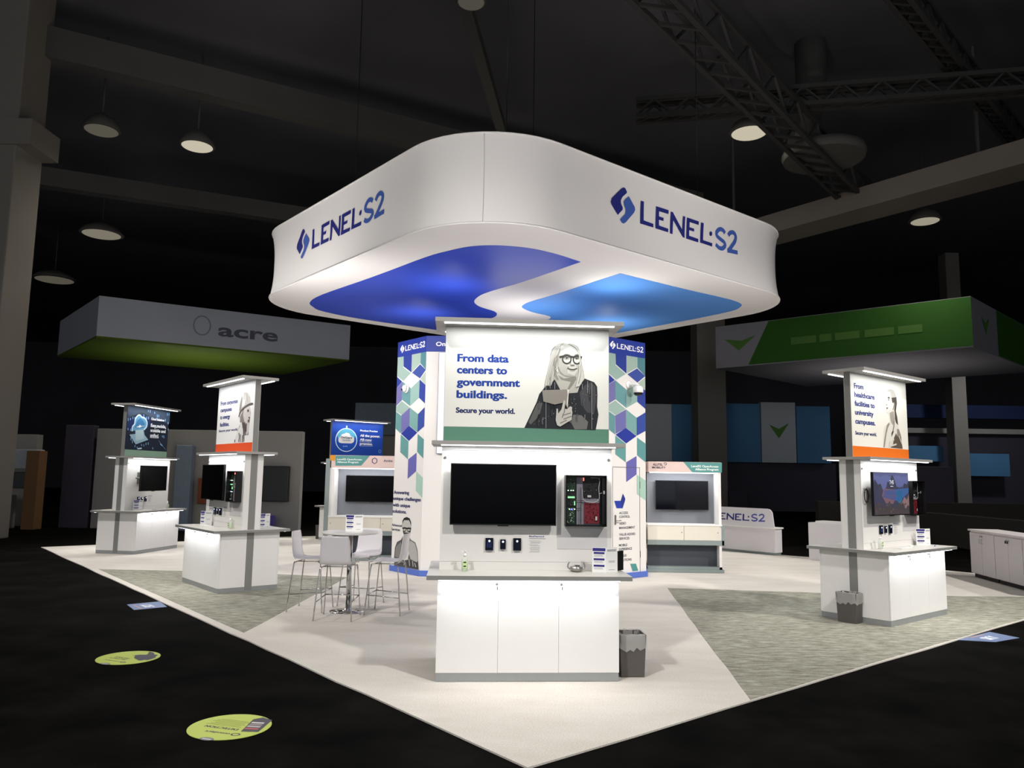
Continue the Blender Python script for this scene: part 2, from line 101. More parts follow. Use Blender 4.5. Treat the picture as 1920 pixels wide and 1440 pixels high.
           ('p','#35478f',[(0.7845,2.8988),(1.0451,3.0135),(1.0338,2.6657),(0.7823,2.564)]),('p','#27348a',[(0.4887,2.6934),(0.7742,2.557),(0.4934,2.4103),(0.2092,2.558)]),('p','#5d8e8d',[(0.2035,2.5447),(0.4817,2.4033),(0.4804,2.0692),(0.203,2.2075)]),('p','#5a8b8c',[(0.7901,2.5337),(1.0318,2.4268),(1.0288,2.0817),(0.7879,2.2048)]),
           ('p','#625fa0',[(0.492,2.0694),(0.7739,2.1912),(0.7717,1.8539),(0.4906,1.7111)]),('p','#9fbcae',[(0.7796,1.8489),(1.031,1.7389),(1.0278,1.3763),(0.7803,1.4992)])],
'rw_teal': [(3.364,2.1124),(4.1137,2.1094),(4.1104,1.9175),(3.5376,1.9119)],
'screen': [(0.202,4.0299),(0.3763,2.1983),(0.3083,2.1975)],
'tower_marks': [('p','#2a3c9c',[(0.1747,1.3784),(0.3421,1.377),(0.3893,1.245),(0.2317,1.2473)]),('p','#27347f',[(0.3421,1.377),(0.4007,1.5068),(0.4642,1.4171),(0.4588,1.3814),(0.3946,1.245)]),('p','#4b8a85',[(0.5925,0.2534),(0.7459,0.248),(0.8048,0.1219),(0.6561,0.119)])],
'woman_glasses': [('p','#b9b7ae',[(0.3476,3.0852),(0.2951,3.0737),(0.2495,3.0329),(0.2218,2.9794),(0.2115,2.8871),(0.1927,2.7949),(0.1708,2.703),(0.1584,2.631),(0.266,2.6206),(0.318,2.6414),(0.4619,2.6317),(0.4946,2.6456),(0.5533,2.732),(0.5431,2.817),(0.5198,2.8822),(0.5029,2.9937),(0.473,3.0392),(0.4201,3.0707)]),
                  ('p','#8f8d86',[(0.2625,3.0497),(0.2365,3.0193),(0.2218,2.9728),(0.2141,2.8872),(0.196,2.795),(0.1773,2.7031),(0.2064,2.7299),(0.225,2.835),(0.2373,2.9272),(0.2629,3.0003),(0.2888,3.0472)]),
                  ('p','#cfcdc4',[(0.3148,3.071),(0.2693,3.0136),(0.2438,2.934),(0.2315,2.8352),(0.2129,2.7301),(0.2387,2.7569),(0.264,2.8623),(0.283,2.9416),(0.3153,3.0083),(0.3544,3.049)]),
                  ('p','#282a2e',
                   [(0.1584,2.631),(0.1167,2.5781),(0.0916,2.4997),(0.0348,2.3758),(-0.0249,2.246),(0.6674,2.237),(0.6823,2.3116),(0.6953,2.3897),(0.682,2.4674),(0.6851,2.5848),(0.6817,2.6631),(0.652,2.705),(0.5598,2.7387),(0.5077,2.659),(0.4883,2.5998),(0.4032,2.5978),(0.3969,2.5651),(0.3181,2.6283),(0.2651,2.7249),(0.2393,2.6916),(0.181,2.6576)]),
                  ('p','#47474a',[(0.5112,2.6003),(0.5601,2.6733),(0.6191,2.7009),(0.6653,2.6627),(0.6721,2.5192),(0.6527,2.4018),(0.5872,2.4069),(0.5281,2.477)]),('p','#6d6c69',[(0.4501,2.3845),(0.5285,2.3797),(0.594,2.3163),(0.5812,2.245),(0.4639,2.2427),(0.4245,2.3129)]),
                  ('p','#5a5a58',[(0.0982,2.4869),(0.15,2.4946),(0.119,2.3647),(0.0359,2.2793),(0.0162,2.3046)]),('p','#b5b2a8',[(0.2909,2.7647),(0.2651,2.7314),(0.3181,2.6348),(0.3573,2.6293),(0.4098,2.5914),(0.4883,2.5998),(0.4913,2.6455),(0.481,2.7564)]),
                  ('p','#85837b',[(0.2975,2.7649),(0.3566,2.7337),(0.4744,2.7563),(0.4778,2.7302),(0.4421,2.6704),(0.4096,2.6305),(0.39,2.63),(0.4222,2.7026),(0.3305,2.72)]),
                  ('p','#c6c4bb',[(0.3218,3.0217),(0.3545,3.0457),(0.4136,3.056),(0.4665,3.0324),(0.4963,2.987),(0.5031,2.941),(0.5067,2.8818),(0.4972,2.8027),(0.4744,2.7628),(0.422,2.7471),(0.3695,2.7523),(0.317,2.785),(0.2937,2.8368),(0.2886,2.9023),(0.3025,2.9619)]),
                  ('p','#a6a49b',[(0.3013,2.9553),(0.3421,2.93),(0.3491,2.8711),(0.3887,2.8393),(0.389,2.7869),(0.4612,2.7625),(0.422,2.7471),(0.3695,2.7523),(0.317,2.785),(0.2937,2.8368),(0.2886,2.9023)]),('p','#e3e1d9',[(0.3546,3.0226),(0.4137,3.0441),(0.4599,3.0223),(0.4832,2.9833),(0.4207,2.9684),(0.3483,2.9816)]),
                  ('p','#b3b1a8',[(0.3158,2.9359),(0.3491,2.8777),(0.3819,2.8654),(0.4017,2.8462),(0.3855,2.813),(0.4022,2.7675),(0.3498,2.7662),(0.3169,2.7916),(0.2956,2.8369)]),('p','#8f8d85',[(0.2916,2.8433),(0.317,2.785),(0.3695,2.7523),(0.422,2.7471),(0.4744,2.7628),(0.4613,2.7546),(0.4088,2.7572),(0.3563,2.7697),(0.3234,2.8016),(0.3021,2.8502)]),
                  ('p','#d9d7cf',[(0.4307,2.939),(0.4472,2.9329),(0.454,2.8936),(0.4508,2.8738),(0.4344,2.8766),(0.4244,2.8928)]),('p','#aeaca3',[(0.4739,2.8678),(0.5034,2.8817),(0.4971,2.8093),(0.4776,2.7694),(0.4547,2.7623),(0.4872,2.8156),(0.4805,2.8483)]),('s','#8a8880',0.006,[(0.4262,2.9257),(0.4199,2.8861),(0.4147,2.8662)]),
                  ('p','#76746c',[(0.418,2.8663),(0.4344,2.8766),(0.4574,2.8726),(0.4607,2.8596),(0.4411,2.8551),(0.42,2.8559)]),('p','#99968e',[(0.4052,2.8174),(0.4413,2.8157),(0.4741,2.8231),(0.4512,2.8068),(0.4249,2.8074)]),('s','#4a4844',0.011,[(0.39,2.8354),(0.4215,2.8257),(0.4544,2.8259),(0.4852,2.8372)]),
                  ('s','#8a877f',0.008,[(0.405,2.8515),(0.39,2.838),(0.3874,2.8229)]),
                  ('p','#cfcdc4',[(0.421,2.9243),(0.4192,2.9124),(0.4138,2.9017),(0.4054,2.893),(0.3949,2.8873),(0.3831,2.8851),(0.3713,2.8867),(0.3607,2.8918),(0.3522,2.9),(0.3468,2.9105),(0.3448,2.9222),(0.3466,2.9341),(0.3519,2.9448),(0.3603,2.9535),(0.3709,2.9592),(0.3826,2.9614),(0.3944,2.9599),(0.4051,2.9547),(0.4136,2.9465),(0.419,2.936)]),
                  ('p','#cfcdc4',[(0.515,2.9229),(0.5135,2.9114),(0.5089,2.901),(0.5016,2.8927),(0.4925,2.8872),(0.4823,2.8851),(0.4721,2.8867),(0.463,2.8916),(0.4556,2.8996),(0.4509,2.9097),(0.4493,2.9211),(0.4508,2.9325),(0.4554,2.9429),(0.4627,2.9513),(0.4718,2.9568),(0.482,2.9589),(0.4921,2.9573),(0.5013,2.9523),(0.5087,2.9444),(0.5134,2.9342)]),
                  ('p','#8d8b83',[(0.3486,2.9401),(0.3748,2.952),(0.411,2.9438),(0.4078,2.9239),(0.3816,2.918),(0.3586,2.9226)]),('p','#8d8b83',[(0.4538,2.9397),(0.48,2.9522),(0.5077,2.9424),(0.5032,2.9265),(0.4736,2.9204)]),('p','#e8e6df',[(0.3631,2.9319),(0.3815,2.939),(0.3999,2.9329),(0.3848,2.9246)]),
                  ('p','#4e4d4a',[(0.3716,2.9355),(0.3828,2.9404),(0.3894,2.934),(0.3848,2.9259),(0.375,2.927)]),('p','#4e4d4a',[(0.3585,2.9397),(0.3748,2.948),(0.3979,2.9408),(0.3979,2.9375),(0.3749,2.9434),(0.3591,2.9364)]),('p','#38373a',[(0.3782,2.9356),(0.3748,2.9454),(0.3979,2.9381),(0.3848,2.9279),(0.3684,2.9275)]),
                  ('p','#4e4d4a',[(0.4636,2.9366),(0.48,2.9456),(0.4965,2.9375),(0.4867,2.9274),(0.4703,2.9269)]),
                  ('s','#3b3a38',0.013,
                   [(0.4236,2.9244),(0.4219,2.9123),(0.4167,2.9012),(0.4084,2.8921),(0.398,2.8857),(0.3862,2.8827),(0.3741,2.8833),(0.3628,2.8874),(0.3532,2.8947),(0.3463,2.9046),(0.3427,2.9161),(0.3426,2.9282),(0.3461,2.94),(0.3529,2.9502),(0.3623,2.958),(0.3736,2.9628),(0.3857,2.964),(0.3975,2.9616),(0.4081,2.9558),(0.4164,2.9472),(0.4217,2.9363),
                    (0.4236,2.9244)]),
                  ('s','#3b3a38',0.013,
                   [(0.5177,2.9229),(0.5161,2.9112),(0.5116,2.9005),(0.5044,2.8917),(0.4953,2.8856),(0.485,2.8827),(0.4744,2.8833),(0.4646,2.8873),(0.4562,2.8944),(0.4502,2.904),(0.4471,2.9151),(0.447,2.9269),(0.45,2.9383),(0.456,2.9482),(0.4642,2.9557),(0.474,2.9603),(0.4846,2.9615),(0.495,2.9591),(0.5042,2.9535),(0.5114,2.945),(0.5161,2.9345),
                    (0.5177,2.9229)]),
                  ('s','#3b3a38',0.02,[(0.3105,2.9437),(0.3485,2.9526),(0.3826,2.9627),(0.4208,2.9506),(0.4504,2.9475),(0.482,2.9582),(0.5314,2.9451)]),('s','#6e6c66',0.008,[(0.355,2.9666),(0.3812,2.9739),(0.4142,2.9649)]),('s','#6e6c66',0.008,[(0.4602,2.9649),(0.4832,2.9734),(0.503,2.9674)]),
                  ('p','#dedbd2',[(0.272,2.8461),(0.2903,2.8433),(0.2985,2.7977),(0.2842,2.7855),(0.2736,2.8101)]),('s','#5a5853',0.006,[(0.2707,2.8461),(0.2839,2.83),(0.2762,2.8102),(0.2881,2.7941)]),('s','#c9c6bd',0.006007498368594955,[(0.3477,3.0805),(0.2626,3.0332),(0.2272,2.9532),(0.2104,2.8609),(0.1865,2.7556),(0.1724,2.6654)]),
                  ('s','#a19e95',0.004874234702504313,[(0.3458,3.0795),(0.2642,3.0314),(0.2294,2.9514),(0.2127,2.8597),(0.1895,2.7547),(0.1747,2.664)]),('s','#8b8880',0.0055835434003322915,[(0.3439,3.0785),(0.2658,3.0295),(0.2316,2.9496),(0.2151,2.8585),(0.1925,2.7539),(0.178,2.6632)]),
                  ('s','#c9c6bd',0.007803856126506866,[(0.342,3.0775),(0.2673,3.0277),(0.2338,2.9478),(0.2174,2.8573),(0.1954,2.753),(0.1779,2.6582)]),('s','#dcdad2',0.007592028472900598,[(0.3402,3.0765),(0.2689,3.0259),(0.236,2.946),(0.2198,2.8561),(0.1984,2.7521),(0.1847,2.6603)]),
                  ('s','#a19e95',0.007773227613761341,[(0.3383,3.0755),(0.2705,3.024),(0.2382,2.9441),(0.2221,2.8549),(0.2013,2.7513),(0.1873,2.6602)]),('s','#a19e95',0.007060073582545651,[(0.3364,3.0745),(0.2721,3.0222),(0.2404,2.9423),(0.2245,2.8538),(0.2043,2.7504),(0.1884,2.6567)]),
                  ('s','#77746c',0.004678545030335069,[(0.3346,3.0735),(0.2736,3.0203),(0.2426,2.9405),(0.2268,2.8526),(0.2073,2.7496),(0.1922,2.6553)]),('s','#dcdad2',0.0078833840483609,[(0.3327,3.0725),(0.2752,3.0185),(0.2448,2.9387),(0.2292,2.8514),(0.2102,2.7487),(0.1927,2.6645)]),
                  ('s','#8b8880',0.007177269783803144,[(0.3308,3.0716),(0.2768,3.0167),(0.247,2.9369),(0.2315,2.8502),(0.2132,2.7478),(0.1946,2.6602)]),('s','#c9c6bd',0.00585413885593623,[(0.3289,3.0706),(0.2784,3.0148),(0.2492,2.935),(0.2338,2.849),(0.2161,2.747),(0.2011,2.6614)]),
                  ('s','#8b8880',0.004560632659064396,[(0.3271,3.0696),(0.28,3.013),(0.2514,2.9332),(0.2362,2.8478),(0.2191,2.7461),(0.2058,2.6552)]),('s','#77746c',0.0067506963727707,[(0.3252,3.0686),(0.2815,3.0112),(0.2536,2.9314),(0.2385,2.8466),(0.2221,2.7453),(0.2073,2.656)]),
                  ('s','#c9c6bd',0.007947577525589368,[(0.3233,3.0676),(0.2831,3.0093),(0.2558,2.9296),(0.2409,2.8454),(0.225,2.7444),(0.2057,2.6658)]),('s','#77746c',0.004154283692649433,[(0.3215,3.0666),(0.2847,3.0075),(0.258,2.9278),(0.2432,2.8443),(0.228,2.7435),(0.2094,2.6577)]),
                  ('s','#a19e95',0.004513425086103043,[(0.3196,3.0656),(0.2863,3.0056),(0.2602,2.926),(0.2456,2.8431),(0.2309,2.7427),(0.2115,2.6598)]),('s','#8b8880',0.00679094554049511,[(0.3177,3.0646),(0.2878,3.0038),(0.2624,2.9241),(0.2479,2.8419),(0.2339,2.7418),(0.2191,2.6648)]),
                  ('s','#dcdad2',0.005906779677357285,[(0.3158,3.0636),(0.2894,3.002),(0.2646,2.9223),(0.2503,2.8407),(0.2369,2.741),(0.2172,2.6565)]),('s','#a19e95',0.005776449180176186,[(0.314,3.0626),(0.291,3.0001),(0.2668,2.9205),(0.2526,2.8395),(0.2398,2.7401),(0.2227,2.663)]),
                  ('s','#8b8880',0.006195474541683189,[(0.3121,3.0616),(0.2926,2.9983),(0.269,2.9187),(0.255,2.8383),(0.2428,2.7393),(0.2225,2.6577)]),('s','#c9c6bd',0.00607805584621126,[(0.3102,3.0606),(0.2941,2.9964),(0.2712,2.9169),(0.2573,2.8371),(0.2457,2.7384),(0.2304,2.6685)]),
                  ('s','#c9c6bd',0.006298633532411351,[(0.3084,3.0596),(0.2957,2.9946),(0.2734,2.915),(0.2596,2.8359),(0.2487,2.7375),(0.2287,2.6666)]),('s','#b3b0a7',0.004,[(0.3937,3.0779),(0.4598,3.0487),(0.4963,2.9936),(0.51,2.8819),(0.5071,2.7899),(0.4812,2.6975)]),
                  ('s','#dcdad2',0.004,[(0.3949,3.0779),(0.4616,3.0493),(0.4972,2.9936),(0.5115,2.8819),(0.5104,2.7899),(0.4872,2.6995)]),('s','#dcdad2',0.004,[(0.3961,3.078),(0.4634,3.05),(0.4981,2.9936),(0.5129,2.882),(0.5136,2.79),(0.4932,2.7014)]),
                  ('s','#b3b0a7',0.004,[(0.3973,3.078),(0.4652,3.0506),(0.499,2.9936),(0.5144,2.882),(0.5169,2.7901),(0.4991,2.7033)]),('s','#dcdad2',0.004,[(0.3985,3.078),(0.467,3.0513),(0.4999,2.9937),(0.5159,2.8821),(0.5202,2.7902),(0.5051,2.7052)]),
                  ('s','#b3b0a7',0.004,[(0.3997,3.0781),(0.4687,3.0519),(0.5008,2.9937),(0.5174,2.8821),(0.5235,2.7903),(0.511,2.7072)]),('s','#dcdad2',0.004,[(0.4009,3.0781),(0.4705,3.0526),(0.5017,2.9937),(0.5189,2.8821),(0.5268,2.7904),(0.517,2.7091)]),
                  ('s','#b3b0a7',0.004,[(0.4021,3.0781),(0.4723,3.0533),(0.5026,2.9937),(0.5204,2.8822),(0.5301,2.7904),(0.5229,2.711)]),('s','#9a978e',0.004,[(0.4033,3.0782),(0.4741,3.0539),(0.5035,2.9938),(0.5219,2.8822),(0.5334,2.7905),(0.5289,2.713)]),
                  ('s','#9a978e',0.004,[(0.4045,3.0782),(0.4759,3.0546),(0.5044,2.9938),(0.5234,2.8823),(0.5366,2.7906),(0.5349,2.7149)]),('s','#dcdad2',0.004,[(0.4057,3.0782),(0.4777,3.0552),(0.5053,2.9938),(0.5249,2.8823),(0.5399,2.7907),(0.5408,2.7168)]),
                  ('s','#9a978e',0.004,[(0.4069,3.0783),(0.4795,3.0559),(0.5062,2.9938),(0.5264,2.8823),(0.5432,2.7908),(0.5468,2.7188)]),('s','#55555a',0.009924812385394525,[(0.1207,2.5042),(0.1113,2.4716),(0.1149,2.4329)]),('s','#3a3a3d',0.012691981439801658,[(0.4598,2.5704),(0.4501,2.5376),(0.4536,2.4987)]),
                  ('s','#3a3a3d',0.008098185766423616,[(0.3013,2.4337),(0.2918,2.4011),(0.2953,2.3624)]),('s','#55555a',0.013844344981523732,[(0.1571,2.353),(0.1477,2.3206),(0.1514,2.282)]),('s','#55555a',0.010368597892243371,[(0.6142,2.6516),(0.6044,2.6187),(0.6078,2.5796)]),('s','#3a3a3d',0.01246888123700757,[(0.2478,2.4365),(0.2383,2.4039),(0.2419,2.3653)]),
                  ('s','#1c1d20',0.010162495555977227,[(0.3073,2.355),(0.2978,2.3225),(0.3014,2.2839)]),('s','#1c1d20',0.0061135652366725015,[(0.6159,2.5914),(0.6062,2.5585),(0.6096,2.5195)]),('s','#55555a',0.012689656005957964,[(0.4254,2.3758),(0.4158,2.3433),(0.4193,2.3046)]),
                  ('s','#55555a',0.011860520766213781,[(0.5591,2.538),(0.5494,2.5053),(0.5528,2.4664)]),('s','#1c1d20',0.013741751677805912,[(0.1186,2.3821),(0.1093,2.3496),(0.1129,2.3111)]),('s','#1c1d20',0.007351490241370791,[(0.2744,2.4938),(0.2649,2.4612),(0.2685,2.4225)]),('s','#1c1d20',0.011733192699147788,[(0.2478,2.5025),(0.2384,2.4699),(0.242,2.4312)]),
                  ('s','#55555a',0.00814126010553234,[(0.4894,2.3918),(0.4798,2.3593),(0.4833,2.3205)]),('s','#3a3a3d',0.011630245543939847,[(0.1185,2.3384),(0.1091,2.306),(0.1128,2.2675)]),('s','#55555a',0.009496579997887111,[(0.4049,2.4867),(0.3953,2.454),(0.3988,2.4152)]),
                  ('s','#8b8880',0.012,[(0.2896,2.9352),(0.2672,2.8755),(0.2645,2.7968),(0.2978,2.7257)]),('s','#8b8880',0.01,[(0.3152,3.0281),(0.2894,2.9615),(0.2635,2.9214),(0.2542,2.862)]),('p','#c9c7be',[(0.5034,2.8752),(0.5232,2.8691),(0.5432,2.7908),(0.55,2.7319),(0.5076,2.6622),(0.4684,2.6515),(0.4876,2.7369),(0.5037,2.8029)]),
                  ('s','#9a978e',0.008,[(0.5166,2.8689),(0.5202,2.7902),(0.4977,2.6849)]),('p','#8d877f',[(0.1423,2.6144),(0.4063,2.6285),(0.4001,2.5717),(0.3924,2.4448),(0.3582,2.4992),(0.2672,2.4777),(0.1564,2.5044)]),('p','#d8d5cc',[(0.3867,2.628),(0.4083,2.6226),(0.4001,2.5717),(0.3924,2.4448),(0.3829,2.4998),(0.3916,2.578)]),
                  ('p','#bdbab1',[(0.358,2.5252),(0.3685,2.5124),(0.3625,2.4409),(0.3847,2.4349),(0.4171,2.4648),(0.4367,2.4555),(0.4342,2.4295),(0.4396,2.4037),(0.4352,2.3713),(0.4322,2.3324),(0.3855,2.3056),(0.3208,2.2657),(0.2915,2.278),(0.2762,2.3292),(0.281,2.3745),(0.2838,2.436),(0.2967,2.4382),(0.3017,2.3911),(0.3326,2.4338),(0.3452,2.4924)]),
                  ('s','#77746c',0.009,[(0.3525,2.376),(0.424,2.4002)]),('s','#77746c',0.009,[(0.3528,2.3372),(0.432,2.368)]),('s','#77746c',0.009,[(0.3206,2.2979),(0.3853,2.3302)]),('s','#77746c',0.009,[(0.3638,2.441),(0.3589,2.3955)]),('s','#77746c',0.009,[(0.3524,2.3954),(0.3397,2.3499)]),('s','#8f8f90',0.005,[(0.1797,2.6511),(0.1836,2.2469)]),
                  ('s','#8f8f90',0.005,[(0.2192,2.7564),(0.2203,2.6325)]),('s','#8f8f90',0.005,[(0.2654,2.6923),(0.2659,2.6271)]),('s','#8f8f90',0.005,[(0.5862,2.7132),(0.5866,2.5955)]),('s','#8f8f90',0.005,[(0.627,2.7011),(0.6282,2.2459)]),('s','#8f8f90',0.005,[(0.5338,2.6857),(0.534,2.6335)]),('s','#8f8f90',0.005,[(0.5611,2.3869),(0.5612,2.348)]),
                  ('p','#c9c8c4',[(0.1169,2.3149),(0.1208,2.315),(0.1209,2.3111),(0.1169,2.311)]),('p','#c9c8c4',[(0.4257,2.532),(0.4285,2.5321),(0.4285,2.5294),(0.4257,2.5293)]),('p','#c9c8c4',[(0.591,2.6615),(0.5948,2.6616),(0.5948,2.6578),(0.591,2.6577)]),('p','#c9c8c4',[(0.4656,2.4706),(0.4683,2.4707),(0.4683,2.468),(0.4656,2.468)]),
                  ('p','#c9c8c4',[(0.6083,2.5661),(0.612,2.5662),(0.612,2.5625),(0.6083,2.5624)]),('p','#c9c8c4',[(0.1708,2.3457),(0.1754,2.3458),(0.1755,2.3412),(0.1708,2.3411)]),('p','#c9c8c4',[(0.5718,2.5808),(0.5755,2.5809),(0.5755,2.5773),(0.5718,2.5772)]),('p','#c9c8c4',[(0.4656,2.42),(0.4704,2.4201),(0.4704,2.4153),(0.4656,2.4152)]),
                  ('p','#c9c8c4',[(0.582,2.6352),(0.5863,2.6353),(0.5863,2.631),(0.582,2.6309)]),('p','#c9c8c4',[(0.433,2.4998),(0.4369,2.4999),(0.4369,2.4961),(0.4331,2.496)]),('p','#c9c8c4',[(0.1523,2.3351),(0.1571,2.3352),(0.1572,2.3304),(0.1524,2.3303)]),('p','#c9c8c4',[(0.4369,2.4921),(0.44,2.4922),(0.44,2.489),(0.4369,2.489)]),
                  ('p','#c9c8c4',[(0.5571,2.4588),(0.56,2.4589),(0.56,2.456),(0.5571,2.456)]),('p','#c9c8c4',[(0.468,2.4454),(0.4724,2.4455),(0.4724,2.4411),(0.468,2.441)]),('p','#c9c8c4',[(0.6272,2.5188),(0.6316,2.5189),(0.6316,2.5146),(0.6272,2.5145)]),('p','#c9c8c4',[(0.0683,2.2871),(0.0715,2.2872),(0.0715,2.284),(0.0683,2.2839)]),
                  ('p','#c9c8c4',[(0.6679,2.5794),(0.6723,2.5795),(0.6723,2.5751),(0.6679,2.575)]),('p','#c9c8c4',[(0.4512,2.4694),(0.454,2.4694),(0.454,2.4666),(0.4512,2.4666)]),('p','#c9c8c4',[(0.5381,2.5896),(0.5411,2.5897),(0.5411,2.5867),(0.5381,2.5866)]),('p','#c9c8c4',[(0.4564,2.5359),(0.4615,2.536),(0.4616,2.5309),(0.4565,2.5308)]),
                  ('p','#c9c8c4',[(0.2054,2.3654),(0.2086,2.3655),(0.2087,2.3622),(0.2054,2.3621)]),('p','#c9c8c4',[(0.4691,2.4887),(0.4739,2.4888),(0.474,2.484),(0.4691,2.4839)]),('p','#c9c8c4',[(0.6355,2.3997),(0.6406,2.3998),(0.6406,2.3949),(0.6356,2.3947)]),('p','#c9c8c4',[(0.4564,2.5345),(0.4595,2.5346),(0.4595,2.5315),(0.4564,2.5314)]),
                  ('p','#c9c8c4',[(0.6329,2.348),(0.6381,2.3481),(0.6381,2.343),(0.6329,2.3428)]),('p','#c9c8c4',[(0.2524,2.3923),(0.2571,2.3924),(0.2571,2.3877),(0.2524,2.3876)])],
'woman_profile': [('p','#4f4740',[(0.3171,2.9731),(0.4919,2.9864),(0.5011,2.8974),(0.4585,2.7846),(0.4934,2.6908),(0.5094,2.5822),(0.4431,2.6196),(0.4191,2.6728),(0.4002,2.7809),(0.38,2.8752)]),('p','#c6c1b6',[(0.1907,2.9907),(0.2402,3.0694),(0.3131,3.087),(0.413,3.0766),(0.4671,3.0327),(0.4886,2.9827),(0.3306,2.9639),(0.3089,3.0408),(0.2377,3.0419)]),
                  ('p','#d9d5ca',
                   [(0.0423,2.2589),(0.0767,2.4927),(0.1094,2.5478),(0.2271,2.6078),(0.2705,2.6169),(0.2617,2.6772),(0.2381,2.7299),(0.1819,2.7332),(0.179,2.7802),(0.1666,2.8468),(0.1875,2.8753),(0.1775,2.9219),(0.1913,2.9975),(0.2269,3.0479),(0.3095,3.0477),(0.3441,2.9547),(0.3595,2.8874),(0.4147,2.7818),(0.4178,2.6591),(0.4424,2.6127),(0.511,2.5686),
                    (0.5735,2.4552),(0.6102,2.2548)]),
                  ('p','#e9e6de',[(0.2157,3.0334),(0.3092,3.0442),(0.3296,2.9536),(0.2647,2.8672),(0.2728,2.7998),(0.2115,2.7485),(0.1877,2.7672),(0.1917,2.8756)]),('p','#a39a8e',[(0.2679,2.7453),(0.3856,2.78),(0.4105,2.6587),(0.3523,2.5739),(0.2985,2.6117),(0.276,2.6781)]),
                  ('p','#efece4',[(0.3668,2.888),(0.4113,2.9014),(0.4266,2.8785),(0.4002,2.7809),(0.3724,2.7928)]),('s','#5f564d',0.02,[(0.4031,2.8905),(0.4078,2.8635),(0.3724,2.7928)]),('s','#5a5148',0.025,[(0.2301,2.9564),(0.287,2.9572)]),('p','#4a423b',[(0.2276,2.929),(0.2711,2.939),(0.2771,2.9258),(0.2407,2.9164)]),
                  ('p','#6d5a50',[(0.1749,2.8136),(0.2321,2.8209),(0.2086,2.7956),(0.1802,2.7937)]),('p','#8a7f73',[(0.1721,2.8607),(0.2101,2.86),(0.1992,2.8491),(0.1723,2.8472)]),('p','#91887c',[(0.2271,2.6078),(0.1668,2.5642),(0.1327,2.4955),(0.0894,2.4001),(0.0423,2.2589),(0.077,2.2588),(0.1414,2.4357),(0.1915,2.5252),(0.2538,2.589)]),
                  ('p','#5d5247',[(0.429,2.4691),(0.3648,2.3985),(0.3285,2.316),(0.2523,2.2595),(0.6102,2.2548),(0.5871,2.3668),(0.5729,2.4483),(0.5218,2.5281),(0.4639,2.532),(0.4676,2.4164)]),('p','#8f8578',[(0.4639,2.532),(0.5218,2.5281),(0.579,2.4349),(0.5101,2.4046),(0.4701,2.4437)]),
                  ('p','#4a4139',[(0.2921,2.4627),(0.331,2.4983),(0.3664,2.4933),(0.2943,2.4089)]),('s','#cfcabe',0.022,[(0.2435,2.3195),(0.3629,2.3781)]),('s','#cfcabe',0.022,[(0.2399,2.2792),(0.4289,2.313)]),('s','#cfcabe',0.022,[(0.211,2.2715),(0.2466,2.3532)]),('s','#cfcabe',0.022,[(0.5127,2.432),(0.5906,2.3259)]),
                  ('s','#7d7266',0.02,[(0.3875,2.6438),(0.3733,2.5682),(0.3376,2.4919)])]}

# ------------------------------------------------------------------ materials
def lin(h):
    if isinstance(h, tuple): return h
    h = h.lstrip('#'); o = []
    for i in (0, 2, 4):
        c = int(h[i:i+2], 16) / 255
        o.append(c / 12.92 if c <= .04045 else ((c + .055) / 1.055) ** 2.4)
    return tuple(o)
MATS = {}
def mat(name, col, rough=.5, metal=0, spec=.5, var=.03, vs=6, bump=0, bs=200, coat=0):
    if name in MATS: return MATS[name]
    m = bpy.data.materials.new(name); m.use_nodes = True
    nt = m.node_tree; b = nt.nodes['Principled BSDF']
    c = lin(col)
    tc = nt.nodes.new('ShaderNodeTexCoord'); nz = nt.nodes.new('ShaderNodeTexNoise')
    nz.inputs['Scale'].default_value = vs; nz.inputs['Detail'].default_value = 4
    nt.links.new(tc.outputs['Object'], nz.inputs['Vector'])
    mx = nt.nodes.new('ShaderNodeMix'); mx.data_type = 'RGBA'
    mx.inputs[6].default_value = tuple(x * (1 - var) for x in c) + (1,)
    mx.inputs[7].default_value = tuple(min(1, x * (1 + var)) for x in c) + (1,)
    nt.links.new(nz.outputs['Fac'], mx.inputs[0]); nt.links.new(mx.outputs[2], b.inputs['Base Color'])
    b.inputs['Roughness'].default_value = rough; b.inputs['Metallic'].default_value = metal
    b.inputs['Specular IOR Level'].default_value = spec; b.inputs['Coat Weight'].default_value = coat
    if bump:
        n2 = nt.nodes.new('ShaderNodeTexNoise'); n2.inputs['Scale'].default_value = bs
        nt.links.new(tc.outputs['Object'], n2.inputs['Vector'])
        bp = nt.nodes.new('ShaderNodeBump'); bp.inputs['Strength'].default_value = bump; bp.inputs['Distance'].default_value = .01
        nt.links.new(n2.outputs['Fac'], bp.inputs['Height']); nt.links.new(bp.outputs['Normal'], b.inputs['Normal'])
    MATS[name] = m; return m
def glow(name, col, s):
    if name in MATS: return MATS[name]
    m = bpy.data.materials.new(name); m.use_nodes = True; b = m.node_tree.nodes['Principled BSDF']
    b.inputs['Base Color'].default_value = (.03, .03, .03, 1)
    b.inputs['Emission Color'].default_value = lin(col) + (1,); b.inputs['Emission Strength'].default_value = s
    MATS[name] = m; return m
def ink(h): return mat('print_ink_' + h.strip('#'), h, .55, spec=.25, var=.02, vs=30)
def clear(name, col, alpha, rough=.15):
    if name in MATS: return MATS[name]
    m = bpy.data.materials.new(name); m.use_nodes = True; nt = m.node_tree; b = nt.nodes['Principled BSDF']
    b.inputs['Base Color'].default_value = lin(col) + (1,); b.inputs['Roughness'].default_value = rough
    tr = nt.nodes.new('ShaderNodeBsdfTransparent'); mx = nt.nodes.new('ShaderNodeMixShader')
    mx.inputs[0].default_value = alpha; out = nt.nodes['Material Output']
    nt.links.new(tr.outputs[0], mx.inputs[1]); nt.links.new(b.outputs[0], mx.inputs[2]); nt.links.new(mx.outputs[0], out.inputs[0])
    MATS[name] = m; return m
